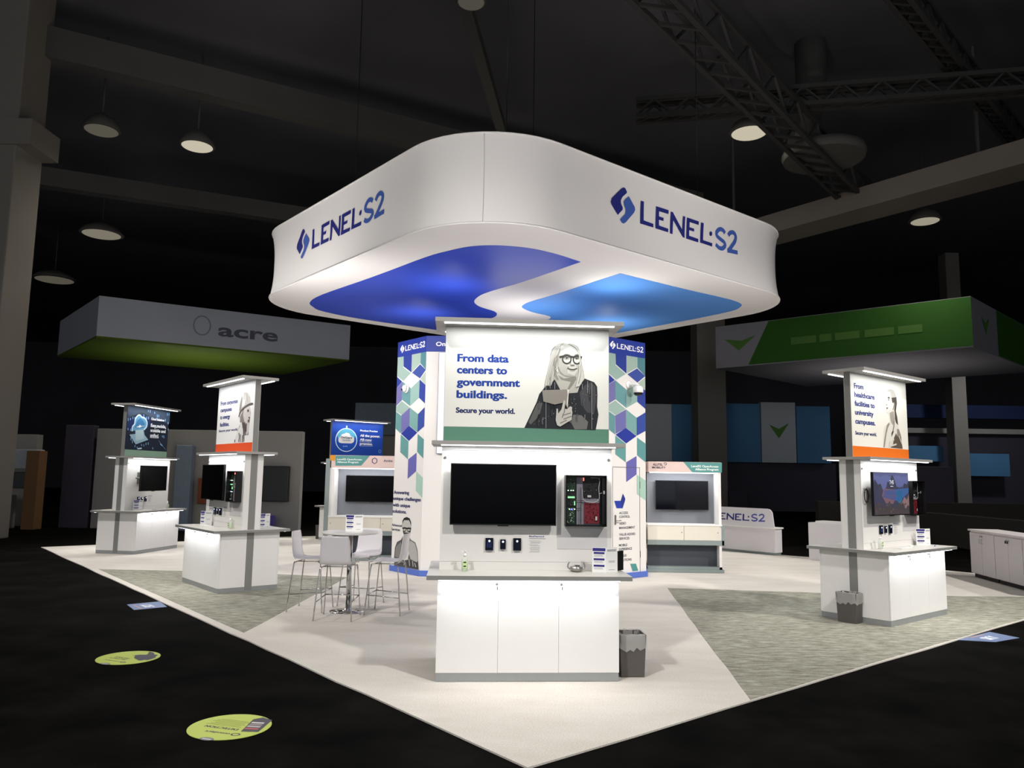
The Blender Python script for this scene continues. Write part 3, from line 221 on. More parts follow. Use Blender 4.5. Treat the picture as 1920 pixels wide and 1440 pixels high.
WHITE = mat('white_laminate', '#ece9e6', .35, var=.01)
DOORW = mat('white_door_laminate', '#eae8e6', .38, var=.01)
BOARD = mat('white_display_board', '#e6e3df', .4, var=.01)
ALU = mat('brushed_aluminium_grey', '#8f908f', .42, metal=.35, var=.06, vs=40)
PLN = mat('plinth_grey', '#9c9fa0', .45, metal=.3, var=.05, vs=30)
STRIP = mat('dark_grey_column', '#8a8985', .5, metal=.2, var=.04, vs=30)
TOPG = mat('counter_laminate_grey', '#c9c6bf', .38, var=.02, vs=20)
EDGE = mat('counter_edge_grey', '#8f8f8b', .45, metal=.2)
CAPG = mat('canopy_slab_grey', '#a9a6a1', .45, metal=.15, var=.03)
BLACK = mat('black_plastic', '#0b0b0d', .35, var=.1)
SCR = mat('switched_off_screen', '#010102', .2, spec=.12, var=.2)
CHROME = mat('chrome', '#cfcdca', .12, metal=1, var=.02)
STEEL = mat('satin_steel', '#a8a6a2', .3, metal=.9)
LED = glow('led_strip_glow', '#f4f7ff', 5)
NAVY = ink('#1f2d86')
# ------------------------------------------------------------------ geometry helpers
class MB:
    def __init__(s): s.b = bmesh.new(); s.mats = []; s.smooth = False
    def mi(s, m):
        if m not in s.mats: s.mats.append(m)
        return s.mats.index(m)
    def _f(s, vs, m, sm=False):
        try: f = s.b.faces.new(vs)
        except ValueError: return
        f.material_index = s.mi(m); f.smooth = sm
        return f
    def box(s, x0, x1, y0, y1, z0, z1, m, bev=0):
        v = [s.b.verts.new(p) for p in ((x0,y0,z0),(x1,y0,z0),(x1,y1,z0),(x0,y1,z0),(x0,y0,z1),(x1,y0,z1),(x1,y1,z1),(x0,y1,z1))]
        fs = [s._f([v[i] for i in q], m) for q in ((0,3,2,1),(4,5,6,7),(0,1,5,4),(1,2,6,5),(2,3,7,6),(3,0,4,7))]
        if bev:
            es = list({e for f in fs for e in f.edges})
            r = bmesh.ops.bevel(s.b, geom=es, offset=bev, segments=2, affect='EDGES', profile=.6)
            for f in r['faces']: f.material_index = s.mi(m)
        return s
    def prism(s, pts, z0, z1, m, mt=None):
        """polygon in xy (any winding) pulled from z0 to z1"""
        a = sum(pts[i-1][0]*pts[i][1]-pts[i][0]*pts[i-1][1] for i in range(len(pts)))
        if a < 0: pts = pts[::-1]
        lo = [s.b.verts.new((x, y, z0)) for x, y in pts]; hi = [s.b.verts.new((x, y, z1)) for x, y in pts]
        n = len(pts)
        for i in range(n): s._f([lo[i], lo[(i+1) % n], hi[(i+1) % n], hi[i]], m)
        for t in tessellate_polygon([[Vector((x, y, 0)) for x, y in pts]]):
            t = list(t)
            p = [pts[k] for k in t]
            if (p[1][0]-p[0][0])*(p[2][1]-p[0][1])-(p[2][0]-p[0][0])*(p[1][1]-p[0][1]) < 0: t = t[::-1]
            s._f([hi[k] for k in t], mt or m); s._f([lo[k] for k in t[::-1]], m)
        return s
    def tube(s, path, r, m, n=8, closed=False):
        P = [Vector(p) for p in path]; N = len(P); rings = []
        for i, p in enumerate(P):
            if closed: t = P[(i+1) % N] - P[i-1]
            else: t = P[min(i+1, N-1)] - P[max(i-1, 0)]
            t.normalize(); up = Vector((0, 0, 1)) if abs(t.z) < .9 else Vector((1, 0, 0))
            a = t.cross(up).normalized(); b = t.cross(a)
            rr = r[i] if isinstance(r, (list, tuple)) else r
            rings.append([s.b.verts.new(p + a * math.cos(2*PI*k/n) * rr + b * math.sin(2*PI*k/n) * rr) for k in range(n)])
        for i in range(N if closed else N-1):
            A, B = rings[i], rings[(i+1) % N]
            for k in range(n): s._f([A[k], B[k], B[(k+1) % n], A[(k+1) % n]], m, True)
        if not closed: s._f(rings[0], m); s._f(rings[-1][::-1], m)
        return s
    def lathe(s, prof, m, cx=0, cy=0, n=24, axis='z', smooth=True, o=(0, 0, 0)):
        rings = []
        for r, z in prof:
            ring = []
            for k in range(n):
                a = 2*PI*k/n; p = (cx + r*math.cos(a), cy + r*math.sin(a), z)
                if axis == 'y': p = (o[0] + r*math.cos(a), o[1] + z, o[2] + r*math.sin(a))
                ring.append(s.b.verts.new(p))
            rings.append(ring)
        for i in range(len(rings)-1):
            A, B = rings[i], rings[i+1]
            for k in range(n): s._f([A[k], A[(k+1) % n], B[(k+1) % n], B[k]], m, smooth)
        s._f(rings[0][::-1], m); s._f(rings[-1], m)
        return s
    def flat(s, pts, y, m):
        """flat print in the xz plane, facing -y"""
        vs = [s.b.verts.new((a, y, c)) for a, c in pts]
        for t in tessellate_polygon([[Vector((a, c, 0)) for a, c in pts]]):
            t = list(t); p = [pts[k] for k in t]
            if (p[1][0]-p[0][0])*(p[2][1]-p[0][1])-(p[2][0]-p[0][0])*(p[1][1]-p[0][1]) < 0: t = t[::-1]
            s._f([vs[k] for k in t], m)
        return s
    def line(s, pts, w, y, m):
        """flat stroke of width w in the xz plane, facing -y"""
        L, R = [], []
        n = len(pts)
        for i in range(n):
            a = Vector(pts[max(i-1, 0)]); b = Vector(pts[min(i+1, n-1)]); d = b - a
            if d.length < 1e-9: d = Vector((1, 0))
            d.normalize(); q = Vector((-d.y, d.x)) * w / 2; p = Vector(pts[i])
            L.append(s.b.verts.new((p.x+q.x, y, p.y+q.y))); R.append(s.b.verts.new((p.x-q.x, y, p.y-q.y)))
        for i in range(n-1): s._f([R[i], R[i+1], L[i+1], L[i]], m)
        return s
    def build(s, name, parent=None, loc=(0, 0, 0), rz=0, **props):
        me = bpy.data.meshes.new(name); s.b.normal_update(); s.b.to_mesh(me); s.b.free()
        for m in s.mats: me.materials.append(m)
        o = bpy.data.objects.new(name, me); COL.objects.link(o)
        o.location = loc; o.rotation_euler = (0, 0, rz)
        if parent: o.parent = parent
        for k, v in props.items(): o[k] = v
        return o
def thing(name, label, cat, loc=(0, 0, 0), rz=0, group=None, parent_tag=None):
    o = bpy.data.objects.new(name, None); COL.objects.link(o); o.empty_display_size = .2
    o.location = loc; o.rotation_euler = (0, 0, rz); o['label'] = label; o['category'] = cat
    if group: o['group'] = group
    return o
def part(name, parent, m, *boxes, bev=0, **kw):
    b = MB()
    for q in boxes: b.box(*q, m, bev)
    return b.build(name, parent, **kw)
def smooth_spline(pts, n=6):
    o = []
    for i in range(len(pts)-1):
        p0, p1, p2, p3 = pts[max(i-1, 0)], pts[i], pts[i+1], pts[min(i+2, len(pts)-1)]
        for k in range(n):
            t = k/n
            o.append(tuple(.5*((2*p1[j])+(-p0[j]+p2[j])*t+(2*p0[j]-5*p1[j]+4*p2[j]-p3[j])*t*t+(-p0[j]+3*p1[j]-3*p2[j]+p3[j])*t**3) for j in range(len(p1))))
    o.append(tuple(pts[-1])); return o
def artwork(b, items, y, dy=-.00012):
    for k, it in enumerate(items):
        yy = y + dy * (k + 1)
        if it[0] == 'p': b.flat(it[2], yy, ink(it[1]))
        else: b.line(smooth_spline(it[3], 4) if len(it[3]) > 2 else it[3], it[2], yy, ink(it[1]))
    return b
_curve = [None, None]
def text_mesh(s, bold):
    cu = bpy.data.curves.new('lettering', 'FONT'); cu.body = s; cu.size = 1; cu.offset = bold; cu.resolution_u = 4
    o = bpy.data.objects.new('lettering', cu); COL.objects.link(o)
    bpy.context.view_layer.update()
    dg = bpy.context.evaluated_depsgraph_get(); me = bpy.data.meshes.new_from_object(o.evaluated_get(dg))
    COL.objects.unlink(o); bpy.data.objects.remove(o); bpy.data.curves.remove(cu)
    return me
CAPH = .729
def add_text(b, s, u0, u1, z, cap, y, m, bold=.025, flip=False):
    """lettering in the xz plane: baseline z, from u0 to u1, capital height cap"""
    me = text_mesh(s, min(bold, .026)); xs = [v.co.x for v in me.vertices]
    if not xs: return
    x0, x1 = min(xs), max(xs); sx = (u1-u0)/(x1-x0); sz = cap/CAPH
    sh = .02*(1 if bold >= .04 else 0)*cap/CAPH
    for j, dx in enumerate((-sh, sh) if sh else (0,)):
        vs = [b.b.verts.new((u0+(v.co.x-x0)*sx+dx, y-j*.0002, z+v.co.y*sz)) for v in me.vertices]
        for p in me.polygons:
            q = [vs[i] for i in p.vertices]
            n = (q[1].co-q[0].co).cross(q[2].co-q[0].co)
            b._f(q if n.y < 0 else q[::-1], m)
    bpy.data.meshes.remove(me)
def lines(parent, rows, y, bold=.05, loc=(0, 0, 0), rz=0):
    for col, s, u0, z, u1, cap in rows:
        b = MB(); add_text(b, s, u0, u1, z, cap, y, ink(col), bold); b.build('lettering_line', parent, loc, rz)
def logo(b, u0, z0, h, sx, y, c1, c2, mark=True, word=True):
    """two-piece leaf mark and the wordmark, h = height of the capitals"""
    G = ART['glyph']; f = lambda q: [(u0+a*h*sx, z0+c*h) for a, c in q]
    if mark:
        b.flat(f(G['md']), y, c1); b.flat(f(G['ml']), y, c2)
    if word:
        for g in ('L', 'E', 'N', 'E2', 'L2', 'dot'): b.flat(f(G[g]), y, c1)
        w = .2*h
        b.line(smooth_spline(f(G['S']), 5), w, y, c2); b.line(smooth_spline(f(G['2']), 5), w, y, c2)
        b.line(f(G['2b']), w, y-.0002, c2)
def area(name, loc, sx, sy, watts, col=(1, .985, .96), rot=(0, 0, 0), parent=None, spread=PI):
    L = bpy.data.lights.new(name, 'AREA'); L.shape = 'RECTANGLE'; L.size = sx; L.size_y = sy; L.energy = watts; L.color = col; L.spread = spread
    o = bpy.data.objects.new(name, L); COL.objects.link(o); o.location = loc; o.rotation_euler = rot
    if parent: o.parent = parent
    return o
# ------------------------------------------------------------------ booth frame
C0 = Vector((.1312, 5.0393)); ANG = math.radians(39.575)
E1 = Vector((math.cos(ANG), math.sin(ANG))); E2 = Vector((-E1.y, E1.x))
def B(a, b, z=None):
    v = C0 + E1*a + E2*b
    return (v.x, v.y) if z is None else (v.x, v.y, z)
# ------------------------------------------------------------------ camera
F, PITCH, ROLL, CH = 1456.012, .1186418, .0147327, 1.7805
cam_d = bpy.data.cameras.new('camera'); cam = bpy.data.objects.new('camera', cam_d); COL.objects.link(cam)
cam_d.sensor_width = 36; cam_d.lens = F/1920*36; cam_d.clip_end = 400
R = Matrix.Rotation(PI/2+PITCH, 4, 'X') @ Matrix.Rotation(ROLL, 4, 'Z')
cam.matrix_world = Matrix.Translation((0, 0, CH)) @ R
scene.camera = cam
# ------------------------------------------------------------------ carpets and hall floor
def carpet(name, c1, c2, scale, stretch=(1, 1, 1), bump=.4, rough=.95, rot=0, c3=None):
    m = bpy.data.materials.new(name); m.use_nodes = True; nt = m.node_tree; b = nt.nodes['Principled BSDF']
    tc = nt.nodes.new('ShaderNodeTexCoord'); mp = nt.nodes.new('ShaderNodeMapping'); mp.inputs['Scale'].default_value = stretch; mp.inputs['Rotation'].default_value = (0, 0, rot)
    nt.links.new(tc.outputs['Object'], mp.inputs['Vector'])
    n1 = nt.nodes.new('ShaderNodeTexNoise'); n1.inputs['Scale'].default_value = scale; n1.inputs['Detail'].default_value = 8; n1.inputs['Roughness'].default_value = .65
    nt.links.new(mp.outputs[0], n1.inputs['Vector'])
    rp = nt.nodes.new('ShaderNodeValToRGB'); e = rp.color_ramp.elements
    e[0].position = .32; e[0].color = lin(c1)+(1,); e[1].position = .68; e[1].color = lin(c2)+(1,)
    if c3: q = e.new(.5); q.color = lin(c3)+(1,)
    nt.links.new(n1.outputs['Fac'], rp.inputs[0])
    n2 = nt.nodes.new('ShaderNodeTexNoise'); n2.inputs['Scale'].default_value = 90; n2.inputs['Detail'].default_value = 3
    nt.links.new(tc.outputs['Object'], n2.inputs['Vector'])
    mx = nt.nodes.new('ShaderNodeMix'); mx.data_type = 'RGBA'; mx.blend_type = 'MULTIPLY'; mx.inputs[0].default_value = .35
    r2 = nt.nodes.new('ShaderNodeValToRGB'); r2.color_ramp.elements[0].position = .35; r2.color_ramp.elements[0].color = (.45, .45, .45, 1); r2.color_ramp.elements[1].position = .65
    nt.links.new(n2.outputs['Fac'], r2.inputs[0]); nt.links.new(rp.outputs[0], mx.inputs[6]); nt.links.new(r2.outputs[0], mx.inputs[7])
    nt.links.new(mx.outputs[2], b.inputs['Base Color'])
    b.inputs['Roughness'].default_value = rough; b.inputs['Specular IOR Level'].default_value = .03
    n3 = nt.nodes.new('ShaderNodeTexNoise'); n3.inputs['Scale'].default_value = 2.2; n3.inputs['Detail'].default_value = 6
    nt.links.new(mp.outputs[0], n3.inputs['Vector'])
    ad = nt.nodes.new('ShaderNodeMath'); ad.operation = 'MULTIPLY_ADD'; ad.inputs[1].default_value = .25
    nt.links.new(n2.outputs['Fac'], ad.inputs[0]); nt.links.new(n3.outputs['Fac'], ad.inputs[2])
    bp = nt.nodes.new('ShaderNodeBump'); bp.inputs['Strength'].default_value = bump; bp.inputs['Distance'].default_value = .03
    nt.links.new(ad.outputs[0], bp.inputs['Height']); nt.links.new(bp.outputs['Normal'], b.inputs['Normal'])
    return m
CB = carpet('black_aisle_carpet', '#040404', '#181513', 1.3, bump=.5, c3='#0e0d0b')
CW = carpet('cream_booth_carpet', '#d9d2c8', '#e6e0d7', .9, (1, 2.5, 1), bump=.22)
CG = carpet('grey_booth_carpet', '#807e70', '#c4c2b4', 4.5, (1.2, 3.6, 1), bump=.8, c3='#a3a193')
b = MB(); b.prism([(-70, -30), (70, -30), (70, 85), (-70, 85)], -.2, -.012, CB); b.build('floor', kind='structure')
LX, LY = 13.95, 17.24
def carp(name, pts, z0, z1, m):
    b = MB()
    # ragged hand-cut edge
    q = []
    n = len(pts)
    for i in range(n):
        a, c = Vector(pts[i]), Vector(pts[(i+1) % n]); k = max(1, int((c-a).length/.5))
        for j in range(k):
            p = a + (c-a)*j/k
            if j: p += Vector((random.uniform(-.008, .008), random.uniform(-.008, .008)))
            q.append((p.x, p.y))
    b.prism(q, z0, z1, m); return b.build(name, kind='structure')
carp('floor_cream_carpet', [B(0, 0), B(LX, 0), B(LX, LY), B(0, LY)], -.012, 0, CW)
g = [(-7.46, 14.28), (-5.87, 14.36), (-4.1, 14.1), (-2.82, 13.85), (-3.03, 9.1)]
gl = [B(.12, 5.0), B(.12, 12.05), (-5.87, 14.33), (-4.1, 14.08), (-2.82, 13.8)]
carp('floor_grey_carpet_left', gl, 0, .003, CG)
carp('floor_grey_carpet_right', [B(2.42, .02), (2.6, 13.05), (4.96, 12.75), (7.2, 12.6), (9.6, 12.7), B(11.6, .02)], 0, .003, CG)
carp('floor_grey_carpet_far', [(-6.8, 21.9), (-4, 21.8), (1, 21), (5.3, 19.75), (8.2, 18.0), B(LX-.03, 6.3), B(LX-.03, 15.5), (-.5, 26)], 0, .003, CG)
# ------------------------------------------------------------------ demo kiosk
KD = dict(W=1.6148, D=.9253, zp=.0733, zb=.8734, Wc=1.8045, Dc=1.1811, Ws=1.608, Ds=.2914, Wf=1.796, Df=.653, zf=2.1008, Wp=1.597, Dp=.092, Wt=1.792, Dt=.576, zt=3.261, zc=.92)
Z0 = .0035
def kiosk(loc, rz, label, face, band, LB, rz_print):
    d = KD; t = thing('demo_kiosk', label, 'display kiosk', (*loc, 0), rz, 'two-sided demo kiosks of the booth')
    W, D = d['W']/2, d['D']/2
    part('plinth', t, PLN, (-W+.003, W-.003, -D+.004, D-.004, Z0, d['zp']))
    part('base_cabinet', t, WHITE, (-W, W, -D+.02, -.055, d['zp'], d['zb']), (-W, W, .055, D-.02, d['zp'], d['zb']), (-W+.03, W-.03, -.06, .06, d['zp'], d['zb']))
    for s in (-1, 1):
        xs = lambda h: (min(s*(h-.03), s*(h+.002)), max(s*(h-.03), s*(h+.002)))
        part('end_column', t, STRIP, (*xs(W), -.052, .052, d['zp']-.05, d['zb']), (*xs(d['Ws']/2), -.052, .052, d['zc'], d['zf']-.03))
        for i in range(3):
            x0 = -W + (2*W)*i/3; x1 = x0 + 2*W/3
            y = s*D
            b = MB(); b.box(x0+(.001 if i else 0), x1-.001*(i < 2), min(y, y-s*.0185), max(y, y-s*.0185), d['zp']+.002, d['zb']-.002, DOORW, .0012)
            dr = b.build('door', t)
            if s < 0 and i < 2:
                k = MB(); kx = x1 - .016 if i == 0 else x1 + .022
                k.lathe([(.011, 0), (.011, -.01), (.006, -.012)], STEEL, axis='y', n=12, o=(kx, y, .835)); k.box(kx-.003, kx+.003, y-.03, y-.01, .825, .845, STEEL); k.box(kx+.001, kx+.008, y-.024, y-.02, .787, .815, BLACK)
                k.build('cabinet_lock', dr)
    b = MB(); b.box(-d['Wc']/2, d['Wc']/2, -d['Dc']/2, d['Dc']/2, d['zb']+.008, d['zc']-.002, EDGE); b.box(-d['Wc']/2+.001, d['Wc']/2-.001, -d['Dc']/2+.001, d['Dc']/2-.001, d['zc']-.0025, d['zc'], TOPG); b.build('counter_top', t)
    w, s_ = d['Ws']/2, d['Ds']/2
    part('tower_core', t, WHITE, (-w, w, -s_+.014, -.053, d['zc'], d['zf']-.035), (-w, w, .053, s_-.014, d['zc'], d['zf']-.035), (-w+.03, w-.03, -.054, .054, d['zc'], d['zf']-.035))
    for s in (-1, 1):
        for a, c in ((d['zc'], .994), (.996, 2.018), (2.02, d['zf']-.036)):
            y = s*s_; b = MB(); b.box(-w, w, min(y, y-s*.0135), max(y, y-s*.0135), a, c, BOARD)
            p = b.build('wall_board', t)
            if s < 0 and c > 2 and a < 1:
                for x in (-.773, .773):
                    k = MB(); k.lathe([(.012, 0), (.012, -.008), (.008, -.012)], STEEL, axis='y', n=14, o=(x, y, 1.95)); k.build('standoff_bolt', p)
    part('middle_shelf', t, CAPG, (-d['Wf']/2, d['Wf']/2, -d['Df']/2, d['Df']/2, d['zf']-.036, d['zf']), bev=.001)
    hp = d['Wp']/2; q = d['Dp']/2
    part('header_frame', t, STRIP, (-hp, hp, -q+.004, q-.004, d['zf'], d['zt']-.04))
    b = MB(); base = mat('header_vinyl_'+face.strip('#'), face, .45, spec=.3, var=.01)
    b.box(-hp+.002, hp-.002, -q, -q+.004, d['zf']+.001, d['zt']-.041, base); hd = b.build('header_panel', t)
    if band:
        b = MB(); b.flat([(-hp+.002, d['zf']+.002), (hp-.002, d['zf']+.002), (hp-.002, d['zf']+.147), (-hp+.002, d['zf']+.147)], -q-.0006, ink(band)); b.build('colour_band', hd)
    part('header_panel', t, base, (-hp+.002, hp-.002, q-.004, q, d['zf']+.001, d['zt']-.041))
    part('top_canopy', t, CAPG, (-d['Wt']/2, d['Wt']/2, -d['Dt']/2, d['Dt']/2, d['zt']-.04, d['zt']), bev=.001)
    for s in (-1, 1):
        for nm, yy, z, L, P in (('cap', s*(d['Dt']/2-.045), d['zt']-.041, 1.62, LB[0]), ('shelf', s*(d['Df']/2-.03), d['zf']-.037, 1.62, LB[1]), ('counter', s*(d['Dc']/2-.04), d['zb']+.007, 1.6, LB[2])):
            b = MB(); b.box(-L/2, L/2, yy-.014, yy+.014, z-.008, z+.001, LED); b.build('light_strip', t)
            tilt = -s*.35
            area('strip_lamp', (0, yy, z-.0095), L-.01, .026, P, col=(.97, .99, 1), rot=(0, 0, 0), parent=t)
    return t, hd, q
def kt(k, u, v, z): # kiosk-local to world
    (X, Y, T) = k
    return (X+u*math.cos(T)-v*math.sin(T), Y+u*math.sin(T)+v*math.cos(T), z)
KS = [(.14595, 7.51317, .066), (-4.46019, 12.62927, -.874206), (-8.38907, 17.85933, 1.427841), (5.06604, 10.72713, .677875), (-4.28979, 21.64943, .694605)]
TXT = ART['TX']; LB = (6.5, 8, 4.5)
t1, h1, q = kiosk(KS[0][:2], KS[0][2], 'front demo kiosk, header reads From data centers to government buildings', '#e6e4dc', '#5b8873', LB, 0)
lines(h1, TXT['k1'], -q-.001)
artwork(MB(), ART['woman_glasses'], -q-.0008).build('portrait_print', h1)
t2, h2, q = kiosk(KS[1][:2], KS[1][2], 'demo kiosk left of the bar table, header with man in hard hat and red-orange band', '#f1efed', '#e8562b', LB, 0)
lines(h2, TXT['k2'], -q-.001)
artwork(MB(), ART['man_helmet'], -q-.0008, -.0003).build('portrait_print', h2)
t3, h3, q = kiosk(KS[2][:2], KS[2][2], 'leftmost demo kiosk with dark blue cloud header and pale green band', '#232c3d', '#9cbda2', LB, 0)
artwork(MB(), ART['cloud'], -q-.0008, -.0003).build('cloud_print', h3)
lines(h3, TXT['k3'], -q-.0165)
t4, h4, q = kiosk(KS[3][:2], KS[3][2], 'right demo kiosk, header with long-haired woman in profile and orange band', '#e9e5da', '#e06f1e', LB, 0)
lines(h4, TXT['k4'], -q-.001)
artwork(MB(), ART['woman_profile'], -q-.0008, -.0002).build('portrait_print', h4)
t5, h5, q = kiosk(KS[4][:2], KS[4][2], 'farthest demo kiosk with bright blue Product Preview header, behind the left television wall', '#2149a8', '#3f7f9a', LB, 0)
k5 = ART['onguard']; artwork(MB(), k5[:-3], -q-.0008, -.0004).build('cloud_print', h5); artwork(MB(), k5[-3:-2], -q-.0008, -.0004).build('ring_print', h5)
for it in k5[-2:]: artwork(MB(), [it], -q-.0008, -.0004).build('underline_print', h5)
lines(h5, TXT['k5'], -q-.012)
# ------------------------------------------------------------------ equipment on the kiosks
def tv(loc, rz, W, H, label, name='television', gap=.04, screen=SCR, arm=0, extra=None, group=None):
    """back plane of the wall is local y = gap+.04 behind the screen face at y=0; origin bottom centre"""
    t = thing(name, label, 'television', loc, rz, group)
    b = MB(); b.box(-W/2, W/2, 0, .035, 0, H, BLACK, .003); b.build('housing', t)
    b = MB(); b.flat([(-W/2+.008, .012), (W/2-.008, .012), (W/2-.008, H-.008), (-W/2+.008, H-.008)], -.001, screen); s = b.build('screen', t)
    b = MB(); b.box(-.05, .05, .004, .02, -.009, .002, BLACK); b.build('sensor_bump', t)
    b = MB(); b.box(-.15, .15, .035, .035+max(gap, .01), H/2-.12, H/2+.12, STEEL) if not arm else (b.box(-.1, .1, .035, .05, H/2-.1, H/2+.1, STEEL), b.tube([(0, .05, H/2), (-W*.42, .05+gap*.5, H/2), (-.1, .035+gap-.01, H/2)], .018, STEEL), b.box(-.2, 0, .035+gap-.015, .035+gap, H/2-.13, H/2+.13, STEEL))
    b.build('wall_bracket', t)
    return t, s
bf = -KD['Ds']/2
TVW, TVH = .985, .563
tv(kt(KS[0], -.225, bf-.085, 1.333), KS[0][2], TVW, TVH, 'large switched-off television on the front kiosk', gap=.05)
tv(kt(KS[1], -.225, bf-.125, 1.34), KS[1][2], TVW, TVH, 'switched-off television on the kiosk with the hard hat header', gap=.09)
tv(kt(KS[2], -.23, bf-.285, 1.343), KS[2][2], TVW, TVH, 'switched-off television swung out on an arm, leftmost kiosk', gap=.25, arm=1)
lk, ls = tv(kt(KS[3], -.235, bf-.12, 1.345), KS[3][2], TVW, TVH, 'television showing a mountain lock screen at 7:45, right kiosk', gap=.085, screen=glow('screen_sky', '#464c8a', .8))
def sc(c, s=.8): return glow('screen_light_'+c.strip('#'), c, s)
def wob(x0, x1, f, n=26): return [(x0+(x1-x0)*i/n, f(i/n)) for i in range(n+1)]
b = MB(); hw = TVW/2-.01
rr = random.Random(4)
for c, base, amp, y, fr in (('#5a63a0', .50, .03, -.0015, 3), ('#1e2140', .30, .17, -.002, 2.2), ('#272a4c', .30, .10, -.0025, 5)):
    ph = rr.uniform(0, 6)
    top = wob(-hw, hw, lambda t: min(TVH-.02, base+amp*(.5+.35*math.sin(fr*6.28*t+ph)+.2*math.sin(fr*17*t+ph)+(.35 if .35 < t < .62 and amp > .15 else 0))))
    b.flat([(-hw, .02)]+top+[(hw, .02)], y, sc(c))
for c, pts in (('#28589a', [(-.2, .33), (.05, .34), (hw, .36), (hw, .3), (.2, .18), (.02, .2), (-.25, .24)]), ('#1f6f8e', [(.12, .31), (.3, .32), (.28, .2), (.2, .14), (.13, .2)]), ('#7a5561', [(-.22, .35), (.1, .34), (.12, .24), (.02, .15), (-.18, .16), (-.28, .26)]), ('#8a6a6a', [(.26, .16), (.35, .24), (.42, .2), (hw, .28), (hw, .08), (.2, .1)])):
    b.flat(pts, -.003, sc(c))
top = wob(-hw, hw, lambda t: .13+.035*math.sin(19*t)+.03*math.sin(47*t+1)); b.flat([(-hw, .012)]+top+[(hw, .012)], -.0035, sc('#3d2f35', .7))
for i in range(60):
    x = rr.uniform(-hw+.02, hw-.02); z = rr.uniform(.02, .15); s = rr.uniform(.008, .025)
    b.flat([(x-s, z), (x, z-s*.7), (x+s, z), (x, z+s)], -.004, sc(rr.choice(['#55402f', '#2c2a3c', '#4a3a44', '#6d4f45', '#26303c']), .7))
add_text(b, '7:45', -.055, .055, .41, .055, -.005, sc('#f0f2ff', 1), .01); b.flat([(-.04, .378), (.04, .378), (.04, .385), (-.04, .385)], -.005, sc('#f0f2ff', 1))
b.build('lock_screen_picture', ls)
# controller enclosures: steel box with circuit boards
GRN = mat('circuit_board_green', '#10301c', .5, var=.4, vs=60); RED = mat('circuit_board_red', '#6d1420', .5, var=.35, vs=60); BPL = mat('grey_back_plate', '#77767f', .5, var=.1, vs=30); BDK = mat('circuit_board_black', '#101013', .5, var=.5, vs=60)
def enclosure(k, label, y=-.1, mini=False, door=False):
    X, Y, T = KS[k]; W, H = .386, .472
    t = thing('access_controller_enclosure', label, 'electronics enclosure', kt(KS[k], .546, bf-.002, 1.33), T, 'open controller boxes on the kiosks')
    b = MB(); b.box(-W/2, W/2, -.02, 0, 0, H, BLACK)
    for q in ((-W/2, -W/2+.006, 0, H), (W/2-.006, W/2, 0, H)): b.box(q[0], q[1], y, -.02, q[2], q[3], BLACK)
    b.box(-W/2, W/2, y, -.02, 0, .006, BLACK); b.box(-W/2, W/2, y, -.02, H-.006, H, BLACK); b.build('case', t)
    b = MB(); b.box(-.08, .14, -.026, -.02, .015, H-.02, BPL); b.build('back_plate', t)
    def board(x0, x1, z0, z1, m, seed, cols):
        b = MB(); b.box(x0, x1, -.034, -.026, z0, z1, m); bo = b.build('circuit_board', t); r = random.Random(seed); b = MB()
        for i in range(46):
            x = r.uniform(x0+.004, x1-.008); z = r.uniform(z0+.004, z1-.008); w = r.uniform(.002, .009); h = r.uniform(.002, .009); b.box(x, min(x1, x+w), -.034-r.uniform(.002, .012), -.034, z, min(z1, z+h), mat('component_'+r.choice(cols), '#'+r.choice(cols), .4))
        b.build('board_components', bo); return bo
    board(-.175, -.095, .32, .455, GRN, 1, ['2a4a35', '0d0f10', 'a59a6a', '5b6a62', '8d8d8a'])
    g2 = board(-.175, -.095, .185, .31, BDK, 2, ['5c1b20', '0d0f10', '30603c', '8d8d8a'])
    board(-.175, -.095, .02, .172, GRN, 3, ['0d0f10', 'a5a36a', '777b78', 'b8b8b4'])
    board(-.02, .13, .262, .455, BDK, 4, ['0d0f10', '26262b', '4c4c50', '8d8d8a'])
    board(-.01, .135, .025, .215, RED, 5, ['8c2a34', '40101a', 'a06068', '3b0d14'])
    LG = glow('led_green', '#9dffb0', 1.1); LW = glow('led_white', '#e8ffe8', 3)
    for (x0, x1, z0, z1, m) in ((-.165, -.1, .258, .274, LG), (-.105, -.096, .192, .23, LG), (-.166, -.158, .325, .333, LW), (-.138, -.13, .325, .333, LW), (-.118, -.11, .325, .333, LW), (-.152, -.144, .152, .16, LW), (-.104, -.096, .152, .16, LW), (-.134, -.122, .15, .16, glow('led_blue', '#6f7dff', 3)), (-.02, -.012, .42, .45, glow('led_red', '#ff8a80', 1.5))):
        b = MB(); b.box(x0, x1, -.046, -.03, z0, z1, m); b.build('indicator_light', t)
    b = MB(); W1 = mat('cable_white', '#b9b7b4', .5); K1 = mat('cable_black', '#0e0e10', .5)
    b.tube(smooth_spline([(-.03, -.05, .34), (-.02, -.05, .25), (.03, -.055, .225), (.09, -.055, .225), (.13, -.05, .26), (.125, -.05, .35), (.13, -.05, .44), (.05, -.05, .45)]), .0028, W1, 6)
    b.tube([(-.045, -.045, .36), (-.045, -.045, .02)], .003, K1, 6); b.tube([(-.09, -.045, .165), (-.045, -.045, .163)], .003, K1, 6); b.tube([(-.11, -.045, .24), (-.045, -.045, .238), (.02, -.045, .238)], .0025, mat('cable_red', '#5a2024', .5), 6)
    b.tube(smooth_spline([(.13, -.05, .3), (.155, -.06, .31), (.17, -.06, .32)]), .003, W1, 6); b.build('cables', t)
    b = MB(); b.box(.155, .185, -.07, -.02, .02, .45, BLACK); b.box(.166, .18, -.075, -.07, .3, .33, W1); b.box(.02, .055, -.047, -.04, .268, .287, W1); b.box(.095, .112, -.047, -.04, .055, .09, W1); b.build('battery_cover', t)
    return t
